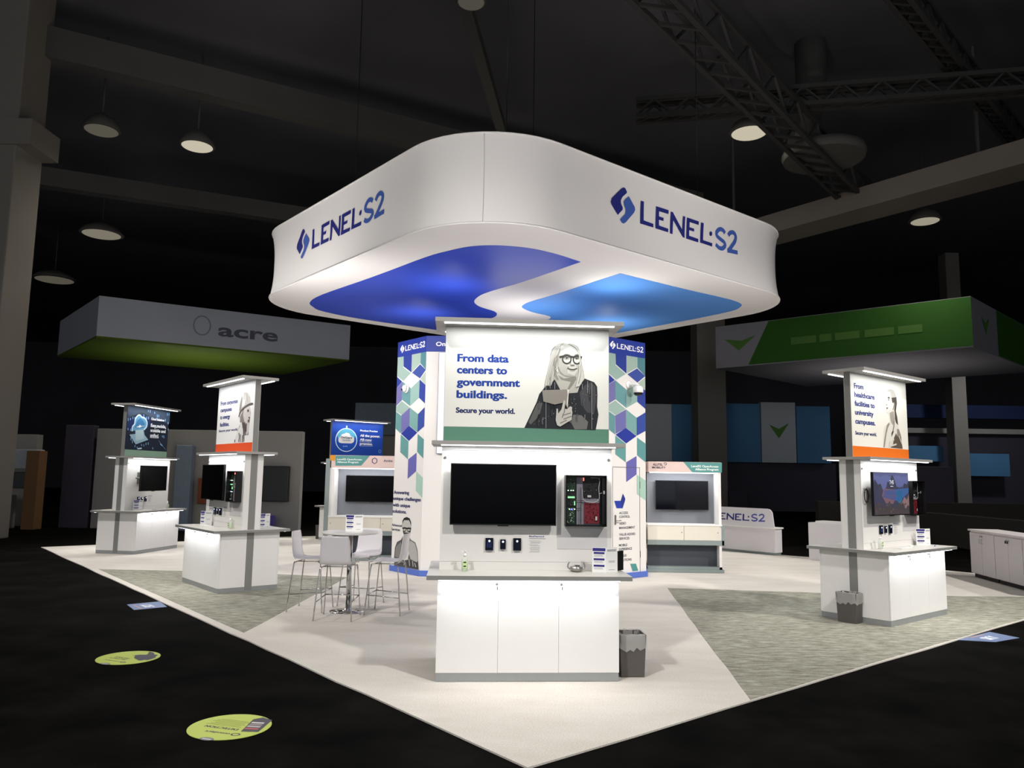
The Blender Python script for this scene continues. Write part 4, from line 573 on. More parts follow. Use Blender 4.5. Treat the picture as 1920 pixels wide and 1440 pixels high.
enclosure(0, 'open black controller box with red and green circuit boards, front kiosk')
enclosure(1, 'open black controller box on the kiosk with the hard hat header')
enclosure(3, 'black controller box beside the lit lock screen television', y=-.13)
# card readers and text plates
NV = mat('reader_black_gloss', '#0d1020', .2, var=.1); BLU = glow('reader_blue_led', '#cfe0ff', 4); BL2 = glow('keypad_blue', '#3458c8', .8)
names = {0: 'front kiosk', 1: 'hard hat kiosk', 2: 'leftmost kiosk', 3: 'right kiosk'}
for k in range(4):
    for (u, w, h, nm, kp) in ((-.346, .074, .114, 'wide card reader with keypad', 1), (-.219, .052, .09, 'small narrow card reader, middle of three', 0), (-.087, .074, .114, 'wide card reader without keypad', 0)):
        t = thing('card_reader', nm + ' on the ' + names[k], 'card reader', kt(KS[k], u, bf-.0005, 1.155-h/2), KS[k][2], 'card readers mounted below the televisions')
        b = MB(); b.box(-w/2, w/2, -.022, 0, 0, h, NV, .004); b.build('body', t)
        b = MB(); b.lathe([(.009, -.0225), (.009, -.0235)], BLU, axis='y', n=14, o=(0, 0, h*.76)); b.build('status_light', t)
        if kp:
            b = MB()
            for i in range(3):
                for j in range(4): b.box(-.02+i*.016, -.014+i*.016, -.0235, -.022, .03+j*.013, .035+j*.013, BL2)
            b.build('keypad', t)
    par = (t1, t2, t3, t4)[k]
    b = MB(); y = bf-.001; add_text(b, 'BlueDiamond', .025, .165, 1.222, .014, y, ink('#2b3a86'), .03)
    r = random.Random(k)
    b.flat([(.025, 1.206), (.178, 1.206), (.178, 1.211), (.025, 1.211)], y, ink('#8c8c9c'))
    for j, z in enumerate((1.186, 1.174, 1.165, 1.15, 1.14, 1.127, 1.116, 1.106, 1.094, 1.084)):
        x0 = .025+(.012 if j % 3 else 0); b.flat([(x0, z), (x0+r.uniform(.06, .13), z), (x0+.09, z+.003), (x0, z+.003)], y, ink('#9a98a0'))
    b.build('text_decal', par)
    b = MB(); b.box(.29, .76, bf-.003, bf-.0005, 1.115, 1.31, mat('pale_grey_plate', '#d3d0d0', .3)); b.build('backing_plate', par) if k in (0, 1, 3) else b.b.free()
# counter-top items
def on(k, u, v): return kt(KS[k], u, v, .9205)
GEL = clear('clear_green_gel', '#bfe39a', .45); PLB = clear('clear_bottle', '#e8efe6', .35); WP = mat('white_pump', '#f0efec', .35)
def sanitizer(k, u, v, label, gel=GEL, s=1):
    t = thing('hand_sanitizer_bottle', label, 'bottle', on(k, u, v), KS[k][2])
    b = MB(); b.lathe([(.026*s, 0), (.03*s, .005), (.03*s, .095), (.024*s, .115), (.012*s, .125), (.012*s, .135)], PLB, n=20); b.build('bottle_body', t)
    b = MB(); b.lathe([(.024*s, .004), (.0275*s, .007), (.0275*s, .07), (.025*s, .075)], gel, n=18); b.build('gel', t)
    b = MB(); b.lathe([(.014*s, .13), (.014*s, .15), (.005*s, .152), (.005*s, .17), (.011*s, .172), (.011*s, .182)], WP, n=14); b.box(-.038*s, 0, -.006, .006, .172, .182, WP); b.build('pump', t)
    b = MB(); b.flat([(-.018, .03), (.018, .03), (.018, .095), (-.018, .095)], -.0315*s, mat('bottle_label', '#cfe8a8', .5)); b.flat([(-.013, .075), (.013, .075), (.013, .086), (-.013, .086)], -.032*s, ink('#26342b')); b.flat([(-.013, .04), (.013, .04), (.013, .052), (-.013, .052)], -.032*s, ink('#26342b')); b.build('bottle_label', t)
sanitizer(0, -.57, -.255, 'clear pump bottle of green hand sanitizer on the front kiosk counter')
sanitizer(1, .451, -.19, 'green sanitizer bottle on the counter of the hard hat kiosk')
sanitizer(3, -.55, -.24, 'nearly empty clear pump bottle on the right kiosk counter', PLB)
sanitizer(2, .66, -.24, 'small clear bottle at the far end of the leftmost kiosk counter', PLB)
PAPER = mat('white_paper', '#f1f0ee', .5, var=.01)
def leaflet(k, u, v, rz, label, loc=None, s=1):
    t = thing('leaflet_stand', label, 'leaflet stand', loc or on(k, u, v), (KS[k][2] if k is not None else 0)+rz, 'folded leaflet stands with blue headings')
    w, h = .125*s, .225*s
    for sd in (-1, 1):
        b = MB(); a = .35*sd
        c, s_ = math.cos(a), math.sin(a)
        def X(p): return (p[0]*c, p[0]*s_*-1*sd*sd)
        # panel hinged at the middle
        b.box(0 if sd > 0 else -w, w if sd > 0 else 0, 0, .002, 0, h, PAPER)
        f = lambda x0, x1, z0, z1, m: b.flat([(x0, z0), (x1, z0), (x1, z1), (x0, z1)], -.0008, m)
        if sd < 0:
            f(-w+.004, -.004, h-.034, h-.006, ink('#34317c'))
            for z in (.165, .108, .05): f(-w+.014, -.012, z*s, z*s+.018, ink('#34317c')); f(-w+.018, -.03, z*s-.012, z*s-.008, ink('#a8a6b4')); f(-w+.018, -.024, z*s-.022, z*s-.018, ink('#a8a6b4'))
        else:
            for z in (.2, .19): f(.014, w-.014, z*s, z*s+.005, ink('#5b5a6c'))
            for z in (.1, .09, .02): f(.03, w-.03, z*s, z*s+.004, ink('#9a98a4'))
        p = b.build('leaf', t); p.rotation_euler = (0, 0, .3*sd)
leaflet(0, .72, -.3, .06, 'folded white leaflet stand at the right end of the front kiosk counter')
leaflet(1, -.5, -.26, .5, 'leaflet stand on the front counter of the hard hat kiosk')
leaflet(1, .62, .3, PI/2+.3, 'leaflet stand seen edge-on at the back of the hard hat kiosk')
leaflet(2, -.52, -.3, -.3, 'leaflet stand on the leftmost kiosk counter')
leaflet(3, .66, -.28, -.4, 'leaflet stand at the right end of the right kiosk counter')
# silver handheld scanner lying on the front kiosk counter
t = thing('desk_alarm_sensor', 'shiny silver round device on the front kiosk counter', 'device', on(0, .456, -.24), KS[0][2])
b = MB(); b.lathe([(.03, 0), (.05, .006), (.062, .028), (.056, .045), (.03, .052)], STEEL, n=24); b.build('body', t)
for s in (-1, 1):
    b = MB(); b.tube(smooth_spline([(s*.055, 0, .02), (s*.078, 0, .04), (s*.072, 0, .075), (s*.06, 0, .082)]), .006, STEEL, 8); b.build('handle', t)
b = MB(); b.box(-.02, .03, -.03, .02, .05, .062, CHROME, .004); b.build('lid', t)
b = MB(); b.prism([(.0, .0), (.012, 0), (.07, .06), (.055, .07)], 0, .18, BLACK)
o = b.build('speaker_wedge', loc=on(0, .86, -.14), rz=KS[0][2]); o['label'] = 'black upright panel behind the leaflet stand on the front kiosk counter'; o['category'] = 'device'
# keyboards
def keyboard(k, u, v, rz, label, white=True, mouse=True):
    t = thing('keyboard', label, 'keyboard', on(k, u, v), KS[k][2]+rz, 'keyboards on the kiosk counters')
    m = mat('keyboard_white', '#eeece8', .4); b = MB(); b.box(-.15, .15, -.06, .06, 0, .012, m, .003); b.build('keyboard_case', t)
    b = MB()
    for r in range(4):
        for c in range(13): b.box(-.142+c*.022, -.124+c*.022, -.05+r*.026, -.03+r*.026, .012, .016, mat('key_white', '#dedcd8', .5))
    b.build('keys', t, kind='stuff')
keyboard(3, -.13, -.33, 0, 'white keyboard on the right kiosk counter')
keyboard(2, .1, -.36, 0, 'white keyboard on the leftmost kiosk counter')
keyboard(1, -.2, -.33, 0, 'white keyboard on the hard hat kiosk counter')
b = MB(); b.lathe([(.025, 0), (.032, .008), (.026, .024), (.01, .03)], mat('mouse_white', '#f1efec', .3), n=16); o = b.build('computer_mouse', loc=on(3, .14, -.32)); o['label'] = 'white computer mouse beside the keyboard on the right kiosk'; o['category'] = 'mouse'
t = thing('ballpoint_pen', 'blue pen near the right end of the right kiosk counter', 'pen', on(3, .62, -.42), KS[3][2]+.3)
b = MB(); b.tube([(-.07, 0, .006), (.06, 0, .006)], .005, mat('pen_blue', '#2438a0', .3)); b.build('barrel', t); b = MB(); b.tube([(.06, 0, .006), (.08, 0, .006)], [.005, .001], STEEL); b.build('tip', t)
# cable loop behind the right television
t = thing('coiled_cable', 'black and white cable loop left of the lit television', 'cable', kt(KS[3], -.74, bf-.03, 1.6), KS[3][2])
b = MB(); b.tube([(.05*math.cos(a), 0, .085*math.sin(a)) for a in [2*PI*i/20 for i in range(20)]], .007, BLACK, 8, True); b.build('cable_loop', t); b = MB(); b.box(-.012, .012, -.004, .028, .08, .1, STEEL); b.build('hook', t)
# ------------------------------------------------------------------ waste bins
LINER = clear('clear_bin_liner', '#f4f2ee', .3, .12); BINM = mat('speckled_grey_bin', '#55504d', .8, var=.45, vs=220)
def bin_(loc, rz, label, w=.27, d=.2, h=.37, liner=True):
    t = thing('waste_bin', label, 'waste bin', (*loc, .0035), rz, 'rectangular grey waste bins')
    b = MB(); k = .88; v = []
    for s, z in ((k, 0), (1, h)): v.append([b.b.verts.new((x*w/2*s, y*d/2*s, z)) for x, y in ((-1, -1), (1, -1), (1, 1), (-1, 1))])
    for s, z in ((.94, h), (k*.94, .02)): v.append([b.b.verts.new((x*w/2*s, y*d/2*s, z)) for x, y in ((-1, -1), (1, -1), (1, 1), (-1, 1))])
    for a in range(3):
        for i in range(4): b._f([v[a][i], v[a][(i+1) % 4], v[a+1][(i+1) % 4], v[a+1][i]], BINM)
    b._f(v[0][::-1], BINM); b._f(v[3], BINM); b.build('bin_body', t)
    if liner:
        b = MB(); rr = random.Random(3); rings = []
        for s, z in ((.9, h-.07), (.93, h-.005), (1.03, h+.008), (1.07, h-.01), (1.07, h-.06), (1.09, h-.12)):
            ring = []
            for i in range(28):
                a = 2*PI*i/28; cx, cy = math.cos(a), math.sin(a); q = max(abs(cx), abs(cy)); jit = 1+rr.uniform(-.012, .022)
                ring.append(b.b.verts.new((cx/q*w/2*s*jit, cy/q*d/2*s*jit, z+(rr.uniform(-.03, .015) if z < h-.1 else rr.uniform(-.004, .006)))))
            rings.append(ring)
        for A, C in zip(rings, rings[1:]):
            for i in range(28): b._f([A[i], A[(i+1) % 28], C[(i+1) % 28], C[i]], LINER, True)
        b.build('plastic_liner', t)
bin_((1.12, 7.36), .08, 'speckled grey waste bin with clear liner, right of the front kiosk', w=.24, d=.24)
bin_((4.348, 10.168), KS[3][2]-PI/2, 'grey waste bin with clear liner against the end of the right kiosk', w=.27, d=.17)
bin_((-5.22, 21.75), .2, 'dark waste bin left of the left television wall', liner=False)
# ------------------------------------------------------------------ central tower (octagon)
def octa():
    a0, a1 = 4.45, 10.26; c0_, c1_ = 5.80, 11.35
    return [(a0, 8.07), (6.85, c0_), (7.88, c0_), (a1, 8.07), (a1, 9.07), (7.88, c1_), (6.85, c1_), (a0, 9.07)]
OC = octa(); OCW = [B(*p) for p in OC]
tw = thing('central_tower', 'tall white octagonal tower with blue header and coloured cube pattern', 'exhibit tower', (*B(7.35, 8.57), 0), 0)
o_ = Vector(B(7.35, 8.57)); loc = [(p[0]-o_.x, p[1]-o_.y) for p in OCW]
TWM = mat('tower_white_vinyl', '#dcd8d4', .45, var=.012); TBL = mat('tower_blue_header', '#26388f', .45, var=.03); TB2 = mat('tower_blue_base', '#4d68b8', .5)
b = MB(); b.prism(loc, .1, 4.035, TWM); b.build('tower_body', tw)
b = MB(); sc_ = [(x*1.001, y*1.001) for x, y in loc]; b.prism(sc_, 4.035, 4.33, TBL); b.build('blue_header', tw)
b = MB(); b.prism([(x*1.012, y*1.012) for x, y in loc], .004, .1, TB2); b.build('blue_base_strip', tw)
def face(i0, i1):
    a = Vector(OCW[i0]); c = Vector(OCW[i1]); d = (c-a).normalized(); return (a.x-o_.x, a.y-o_.y, 0), math.atan2(d.y, d.x), (c-a).length
fL, rL, wL = face(7, 0); fC, rC, wC = face(0, 1); fR, rR, wR = face(1, 2)
def rhombi(W): 
    q = []
    for it in ART['rhombi']: q.append(('p', it[1], [(min(W, max(.0, u)), z) for u, z in it[2]]))
    return q
artwork(MB(), rhombi(wR), -.001, -.00015).build('cube_pattern', tw, fR, rR)
artwork(MB(), rhombi(wL), -.001, -.00015).build('cube_pattern', tw, fL, rL)
WI = ink('#f2f2f4')
b = MB(); b2 = ART['logo_tr']; h = .098; x0 = .245; logo(b, x0, 4.135, h, (0.975-x0)/(7.03*h), -.006, WI, WI); b.build('logo_lettering', tw, fR, rR)
b = MB(); x0 = .27; logo(b, x0, 4.13, .1, (.955-x0)/(7.03*.1), -.006, WI, WI); b.build('logo_lettering', tw, fL, rL)
b = MB(); add_text(b, 'OnGuard', .174, .174+.162*3.3, 4.142, .078, -.006, WI, .03); b.build('header_lettering', tw, fC, rC)
lines(tw, TXT['tr'], -.004, .012, fR, rR)
for it in ART['tower_marks']: artwork(MB(), [it], -.004).build('logo_rhombus', tw, fR, rR)
lines(tw, TXT['tl'], -.004, .05, fL, rL)
artwork(MB(), ART['man_glasses'], -.004, -.0002).build('portrait_print', tw, fL, rL)
GAP = mat('seam_dark', '#55524f', .7)
b = MB(); b.box(.13, .135, -.006, -.003, .1, 1.98, GAP); b.box(.13, .86, -.006, -.003, 1.975, 1.982, GAP); b.box(.855, .861, -.006, -.003, .1, 1.98, GAP)
dj = b.build('door_seam', tw, fR, rR)
b = MB(); b.box(.18, .215, -.014, -.002, .96, 1.13, STEEL, .004); b.tube([(.198, -.014, 1.03), (.198, -.05, 1.03), (.30, -.05, 1.03)], .009, STEEL); b.build('door_handle', tw, fR, rR)
b = MB(); b.box(.855, .866, -.008, -.002, .35, .47, BLACK); b.box(.855, .866, -.008, -.002, 1.6, 1.72, BLACK); b.build('hinge', tw, fR, rR)
# bright video wall on the front chamfer of the tower
b = MB(); b.box(.24, wC-.24, -.05, -.002, 2.17, 4.02, BLACK); vw = b.build('video_wall', tw, fC, rC)
b = MB(); b.flat([(.245, 2.175), (wC-.245, 2.175), (wC-.245, 4.015), (.245, 4.015)], -.052, glow('video_wall_light', '#e9e8ff', 1.15)); b.build('lit_screen', tw, fC, rC)
def dome(face_o, rz, u, z, label, arm):
    a = Vector((face_o[0]+o_.x, face_o[1]+o_.y)); d = Vector((math.cos(rz), math.sin(rz))); p = a+d*u
    t = thing('security_camera', label, 'security camera', (p.x, p.y, z), rz)
    WM = mat('camera_white', '#e9e6e3', .35)
    if arm:
        b = MB(); b.lathe([(.075, 0), (.075, -.02), (.05, -.03)], WM, axis='y', n=20, o=(0, -.003, 0)); b.build('wall_plate', t)
        b = MB(); b.tube(smooth_spline([(0, -.03, 0), (.01, -.1, .0), (.03, -.17, -.01), (.04, -.2, -.04)]), .03, WM, 12); b.build('arm', t)
        b = MB(); b.lathe([(.04, -.03), (.085, -.06), (.095, -.1), (.095, -.16), (.085, -.165)], WM, cx=.04, cy=-.2); b.build('camera_housing', t)
        b = MB(); b.lathe([(.08, -.163), (.078, -.19), (.055, -.215), (.02, -.225)], mat('dome_black', '#0c0c0e', .1), cx=.04, cy=-.2); b.build('dome_lens', t)
    else:
        b = MB(); b.lathe([(.085, 0), (.085, -.02), (.075, -.035)], WM, axis='y', n=24, o=(0, -.003, 0)); b.build('camera_housing', t)
        b = MB(); b.lathe([(.07, -.035), (.06, -.07), (.03, -.09)], WM, axis='y', n=20, o=(0, -.003, 0)); b.build('camera_eyeball', t)
        b = MB(); b.lathe([(.024, -.075), (.018, -.095)], mat('dome_black', '#0c0c0e', .1), axis='y', n=14, o=(-.03, -.003, -.02)); b.build('lens', t)
dome(fR, rR, .56, 3.5, 'white dome camera hanging on an arm from the tower, right cube pattern', True)
dome(fL, rL, .37, 3.40, 'small white eyeball camera on the left cube pattern of the tower', False)
# ------------------------------------------------------------------ television walls beside the tower
GREY = mat('grey_fabric_wall', '#6f7278', .7, var=.03); DGR = mat('dark_grey_recess', '#3f434b', .7, var=.03); CRM = mat('cream_drawer', '#dcd6c8', .45, var=.01); PNK = mat('header_pink', '#dcc3bc', .5, var=.02); TEAL = mat('header_teal', '#4f908c', .5, var=.02); GRY2 = mat('frame_grey', '#85908f', .5)
def tvwall(x0, x1, y, label, rows, teal, name, side, gy):
    t = thing('television_wall_unit', label, 'television wall unit', (0, y, 0), 0, 'television wall units beside the tower')
    part('side_frame', t, WHITE, (x1-.05 if side > 0 else x0, x1 if side > 0 else x0+.1, .0, .5, .06, 1.91))
    part('plinth', t, GRY2, (x0-.03, x1+.03, -.03, .5, .004, .058))
    part('sill', t, GRY2, (x0, x1, 0, .5, .058, .108))
    part('lower_recess_panel', t, DGR, (x0+.02, x1-.05, .18, .2, .108, .52))
    part('lower_rail', t, GRY2, (x0, x1+.04, -.02, .5, .52, .612))
    part('grey_end_block', t, GRY2, ((x1-.0) if side > 0 else x0-.09, (x1+.055) if side > 0 else x0, -.02, .5, .52 if side > 0 else .06, .9 if side > 0 else 2.1))
    n = 2 if side > 0 else 3; a, c = (x0, x1-.035)
    for i in range(n):
        u0 = a+(c-a)*i/n+.003; u1 = a+(c-a)*(i+1)/n-.003
        b = MB(); b.box(u0, u1, -.02, .4, .613, .885, CRM, .001); dr = b.build('drawer', t)
        b = MB(); kx = u1-.04 if side > 0 else u0+.05; b.lathe([(.008, -.02), (.008, -.026)], BLACK, axis='y', n=10, o=(kx, 0, .76)); b.build('drawer_lock', dr)
    part('counter_top', t, WHITE, (x0, x1+.005, -.03, .5, .886, .915))
    part('back_panel', t, GREY, (x0+.05, x1-.05, .36, .38, .915, 1.9))
    part('header', t, PNK, (x0+.02, x1, -.01, .5, 1.91, 2.114 if side > 0 else 2.175))
    b = MB(); b.flat(teal, -.0115, TEAL); lines(t, rows, -.013, .03)
    if side > 0:
        b.line(smooth_spline([(2.98, 2.07), (2.99, 2.085), (3.02, 2.09), (3.035, 2.07), (3.02, 2.05), (2.99, 2.05)]), .01, -.013, ink('#2a2530'))
    else:
        b.line([(-2.87+.055*math.cos(a*PI/3+.52), 2.068+.06*math.sin(a*PI/3+.52)) for a in range(7)], .018, -.013, ink('#46406a')); b.flat([(-3.81, 2.06), (-3.70, 2.06), (-3.70, 2.176), (-3.81, 2.176)], -.014, ink('#e39a34'))
    b.build('header_print', t)
    b = MB(); b.box(x0+.05, x1-.06, .0, .03, 1.893, 1.909, LED); b.build('light_strip', t)
    area('strip_lamp', ((x0+x1)/2, .03, 1.885), x1-x0-.2, .03, 10, col=(.95, .98, 1), rot=(.5, 0, 0), parent=t)
    return t
tvwall(2.66, 4.09, 15.22, 'grey television wall right of the tower with pink and teal header', TXT['rw'], ART['rw_teal'], 'r', 1, 0)
tvwall(-3.8, -2.12, 16.45, 'grey television wall left of the tower, behind the bar table', TXT['lw'], ART['lw_teal'], 'l', -1, 0)
tv((3.392, 15.49, 1.175), 0, 1.045, .578, 'black television on the grey wall right of the tower', gap=.055, screen=mat('glossy_dark_screen', '#05060c', .06, spec=.4))
tv((-2.95, 16.72, 1.195), 0, 1.13, .565, 'black television on the grey wall left of the tower', gap=.055)
# ------------------------------------------------------------------ reception counter
t = thing('reception_counter', 'low white reception counter with curved logo sign, right of the tower', 'counter', (0, 0, 0), 0)
rm = mat('reception_white', '#dedadc', .35, var=.02)
def bx(b, a0, a1, c0_, c1_, z0, z1, m):
    b.prism([B(a0, c0_), B(a1, c0_), B(a1, c1_), B(a0, c1_)], z0, z1, m)
b = MB(); bx(b, 13.6, 13.9, 6.7, 9.9, .06, .62, rm); b.build('counter_body', t)
b = MB(); bx(b, 13.62, 13.88, 6.72, 9.88, .004, .06, GRY2); b.build('plinth', t)
b = MB(); bx(b, 13.57, 13.93, 6.67, 9.93, .62, .655, WHITE); b.build('counter_top', t)
ox, oy = B(13.62, 9.9); rz = math.atan2(-E2.y, -E2.x)
pts = [(.2, .655), (3.165, .655), (3.12, 1.0), (3.09, 1.05), (3.04, 1.085), (2.98, 1.095), (.35, 1.1), (.25, 1.07), (.2, 1.0)]
b = MB(); b.flat(pts, 0, rm); n = len(pts); vf = [b.b.verts.new((x, 0, z)) for x, z in pts]; vb = [b.b.verts.new((x, .04, z)) for x, z in pts]
for i in range(n): b._f([vf[i], vb[i], vb[(i+1) % n], vf[(i+1) % n]], rm)
b._f(vb, rm); b.build('sign_panel', t, (ox, oy, 0), rz)
b = MB(); H_ = .17; logo(b, 9.9-8.5-.0, .775, H_, 1.53/(7.03*H_)*1.0, -.002, ink('#2b2f78'), ink('#4f5aa6')); b.build('logo_lettering', t, (ox, oy, 0), rz)
t = thing('low_white_cabinet', 'low white cabinet showing behind the left end of the right kiosk', 'cabinet', (0, 0, 0), 0)
b = MB(); bx(b, 13.45, 13.9, 4.7, 5.75, .004, .84, rm); b.build('body', t)
b = MB(); bx(b, 13.5, 13.85, 4.7, 5.6, .84, .88, WHITE); b.build('lid', t)
# ------------------------------------------------------------------ storage cabinets at the right edge
WC = mat('cabinet_white', '#e2dbda', .4, var=.01); KICK = mat('black_kick', '#1d1a1c', .6)
cdir = Vector((8.66-8.92, 13.34-15.27)); cr = math.atan2(cdir.y, cdir.x)
for i in range(3):
    w = .98; p = Vector((8.905, 15.27))+cdir.normalized()*i*(w+.012)
    t = thing('storage_cabinet', ('white two-door storage cabinet farthest left in the row at the right edge', 'white two-door storage cabinet in the middle of the row, cut by the right edge', 'white storage cabinet nearest the camera in the right-hand row')[i], 'cabinet', (p.x, p.y, 0), cr, 'white storage cabinets in a row')
    b = MB(); b.box(0, w, 0.02, .5, .075, .87, WC); b.build('cabinet_body', t)
    b = MB(); b.box(.03, w-.02, .05, .48, .001, .075, KICK); b.build('kick_base', t)
    b = MB(); b.box(0, w, -.03, .52, .872, .905, WC, .003); b.build('cabinet_top', t)
    for k in (0, 1):
        b = MB(); b.box(.004+k*w/2, w/2-.004+k*w/2, 0, .019, .085, .845, WC, .002); d = b.build('door', t)
        b = MB(); kx = w/2+(-.035 if k == 0 else .035); b.lathe([(.014, 0), (.014, -.012)], STEEL, axis='y', n=12, o=(kx, 0, .79)); b.build('door_lock', d)
        if i == 0:
            b = MB(); b.tube([(kx-.012*(1-2*k), 0, .74), (kx-.012*(1-2*k), -.025, .74), (kx-.012*(1-2*k), -.025, .66), (kx-.012*(1-2*k), 0, .66)], .004, STEEL, 6); b.build('door_handle', d)
        else:
            b = MB(); b.box(kx-.004, kx+.004, -.03, -.01, .74, .785, BLACK); b.build('key', d)
# ------------------------------------------------------------------ bar table and chairs
tx, ty = -2.105, 10.44
t = thing('bar_table', 'round white bar table on a chrome column', 'table', (tx, ty, .001), 0)
b = MB(); b.lathe([(.36, 1.0), (.368, 1.003), (.368, 1.025), (.36, 1.028)], mat('table_top_white', '#f0ede8', .25), n=48); b.build('table_top', t)
b = MB(); b.lathe([(.032, .015), (.032, 1.0)], CHROME, n=20); b.lathe([(.12, .985), (.12, 1.0)], STEEL, n=20); b.build('column', t)
b = MB(); b.lathe([(.235, 0), (.235, .006), (.15, .012), (.05, .018), (.04, .04)], CHROME, n=40); b.build('base_disc', t)
leaflet(None, 0, 0, .1, 'folded leaflet stand in the middle of the bar table', loc=(tx+.03, ty+.05, 1.0295), s=.95)
SHELL = clear('frosted_pale_plastic', '#efebef', .82, .22)
def chair_shell(t):
    prof = smooth_spline([(.21, .645), (.19, .662), (.1, .66), (-.05, .652), (-.15, .658), (-.2, .69), (-.225, .76), (-.24, .88), (-.255, 1.02)], 4)
    b = MB(); nx = 12; rows = []
    for i, (y, z) in enumerate(prof):
        f = i/(len(prof)-1); wd = .205 if f < .5 else .205-.025*(f-.5)*2
        if f > .94: wd -= .02*(f-.94)/.06
        row = []
        for k in range(nx+1):
            s = -1+2*k/nx; c = s*s*.018
            row.append(Vector((s*wd, y+(c if f > .55 else 0), z+(c if f <= .55 else 0))))
        rows.append(row)
    th = .006
    def off(i, k):
        a = rows[min(i+1, len(rows)-1)][k]-rows[max(i-1, 0)][k]; c = rows[i][min(k+1, nx)]-rows[i][max(k-1, 0)]
        n = a.cross(c).normalized(); return rows[i][k]+n*th
    T_ = [[b.b.verts.new(v) for v in r] for r in rows]; U_ = [[b.b.verts.new(off(i, k)) for k in range(nx+1)] for i in range(len(rows))]
    n = len(rows)
    for i in range(n-1):
        for k in range(nx):
            b._f([T_[i][k], T_[i][k+1], T_[i+1][k+1], T_[i+1][k]], SHELL, True); b._f([U_[i][k], U_[i+1][k], U_[i+1][k+1], U_[i][k+1]], SHELL, True)
    for i in range(n-1):
        for k in (0, nx): b._f([T_[i][k], T_[i+1][k], U_[i+1][k], U_[i][k]], SHELL)
    for k in range(nx):
        for i in (0, n-1): b._f([T_[i][k], T_[i][k+1], U_[i][k+1], U_[i][k]], SHELL)
    b.build('seat_shell', t)
def make_chair(loc, rz, label):
    t = thing('bar_chair', label, 'bar chair', (*loc, .001), rz, 'pale plastic bar chairs around the bar table')
    chair_shell(t)
    # local: +y is the front of the seat
    foot = .235
    for sx in (-1, 1):
        for sy in (-1, 1):
            b = MB(); b.tube(smooth_spline([(sx*.16, sy*.13, .64), (sx*.185, sy*.165, .625), (sx*.195, sy*.18, .58), (sx*foot, sy*foot, .002)], 4), .0085, CHROME, 8); b.build('leg', t)
    g = lambda z: .18+(foot-.18)*(1-z/.6)
    b = MB(); a = g(.25)+.004; b.tube([(-a, a, .25), (a, a, .25)], .007, CHROME); b.tube([(-a, a, .25), (-a, -a, .22)], .007, CHROME); b.tube([(a, a, .25), (a, -a, .22)], .007, CHROME); b.build('foot_rest', t)
    b = MB(); b.tube([(-.16, .13, .64), (.16, .13, .64)], .007, CHROME); b.tube([(-.16, -.13, .64), (.16, -.13, .64)], .007, CHROME); b.tube([(-.16, -.13, .64), (-.16, .13, .64)], .007, CHROME); b.tube([(.16, -.13, .64), (.16, .13, .64)], .007, CHROME); b.build('seat_frame', t)
    return t
make_chair((-2.62, 10.53), -PI/2-.08, 'pale plastic bar chair on the left side of the bar table')
make_chair((-2.135, 9.95), -.04, 'pale plastic bar chair in front of the bar table, back to the camera')
make_chair((-2.04, 10.99), PI-.28, 'pale plastic bar chair on the far side of the bar table')
make_chair((-1.58, 10.37), PI/2-.12, 'pale plastic bar chair on the right side of the bar table')
# ------------------------------------------------------------------ hanging canopy sign
CX, CY = 7.08, 8.52; HA, HB = 4.33, 4.13; RAD = 1.6; ZB_, ZT_ = 5.4, 6.77
FAB = mat('white_stretch_fabric', '#dcd9d7', .75, spec=.2, var=.01, vs=2)
def outline(off=0, n=12):
    o = []
    for (sx, sy, a0) in ((-1, -1, PI), (1, -1, -PI/2), (1, 1, 0), (-1, 1, PI/2)):
        cx = CX+sx*(HA-RAD); cy = CY+sy*(HB-RAD)
        for k in range(n+1):
            a = a0+PI/2*k/n; o.append((cx+(RAD-off)*math.cos(a), cy+(RAD-off)*math.sin(a)))
    # straight runs get extra points
    q = []
    for i, p in enumerate(o):
        q.append(p); r = o[(i+1) % len(o)]; d = math.hypot(r[0]-p[0], r[1]-p[1])
        if d > 1.2:
            k = int(d/.6)
            for j in range(1, k): q.append((p[0]+(r[0]-p[0])*j/k, p[1]+(r[1]-p[1])*j/k))
    return q
def pinch(z): t = (z-(ZB_+ZT_)/2)/((ZT_-ZB_)/2); return .07*(1-abs(t)**2.6)
cn = thing('hanging_canopy_sign', 'huge white rounded square fabric canopy hanging over the booth with blue logo', 'hanging sign', (0, 0, 0), 0)
b = MB(); zs = [ZB_+(ZT_-ZB_)*i/16 for i in range(17)]; rings = []
for z in zs: rings.append([b.b.verts.new(B(x, y, z)) for x, y in outline(pinch(z))])
for A, C in zip(rings, rings[1:]):
    for i in range(len(A)): b._f([A[i], A[(i+1) % len(A)], C[(i+1) % len(A)], C[i]], FAB, True)
b.build('side_fabric', cn)
b = MB(); b.prism([B(x, y) for x, y in outline(.01)], ZB_, ZB_+.02, FAB); b.build('underside_fabric', cn)
b = MB(); b.prism([B(x, y) for x, y in outline(.05)], ZT_-.03, ZT_-.01, FAB); b.build('top_fabric', cn)
for z, nm in ((ZB_+.01, 'lower_rim_tube'), (ZT_, 'upper_rim_tube')):
    b = MB(); b.tube([B(x, y, z) for x, y in outline(.0)], .014, FAB, 8, True); b.build(nm, cn)
sx_, sy_ = CX-(HA-RAD), CY-(HB-RAD); a = PI+.80
b = MB(); b.tube([B(sx_+(RAD-pinch(z)+.002)*math.cos(a), sy_+(RAD-pinch(z)+.004)*math.sin(a), z) for z in zs], .005, mat('seam_thread', '#b9b5b0', .8), 6); b.build('corner_seam', cn)
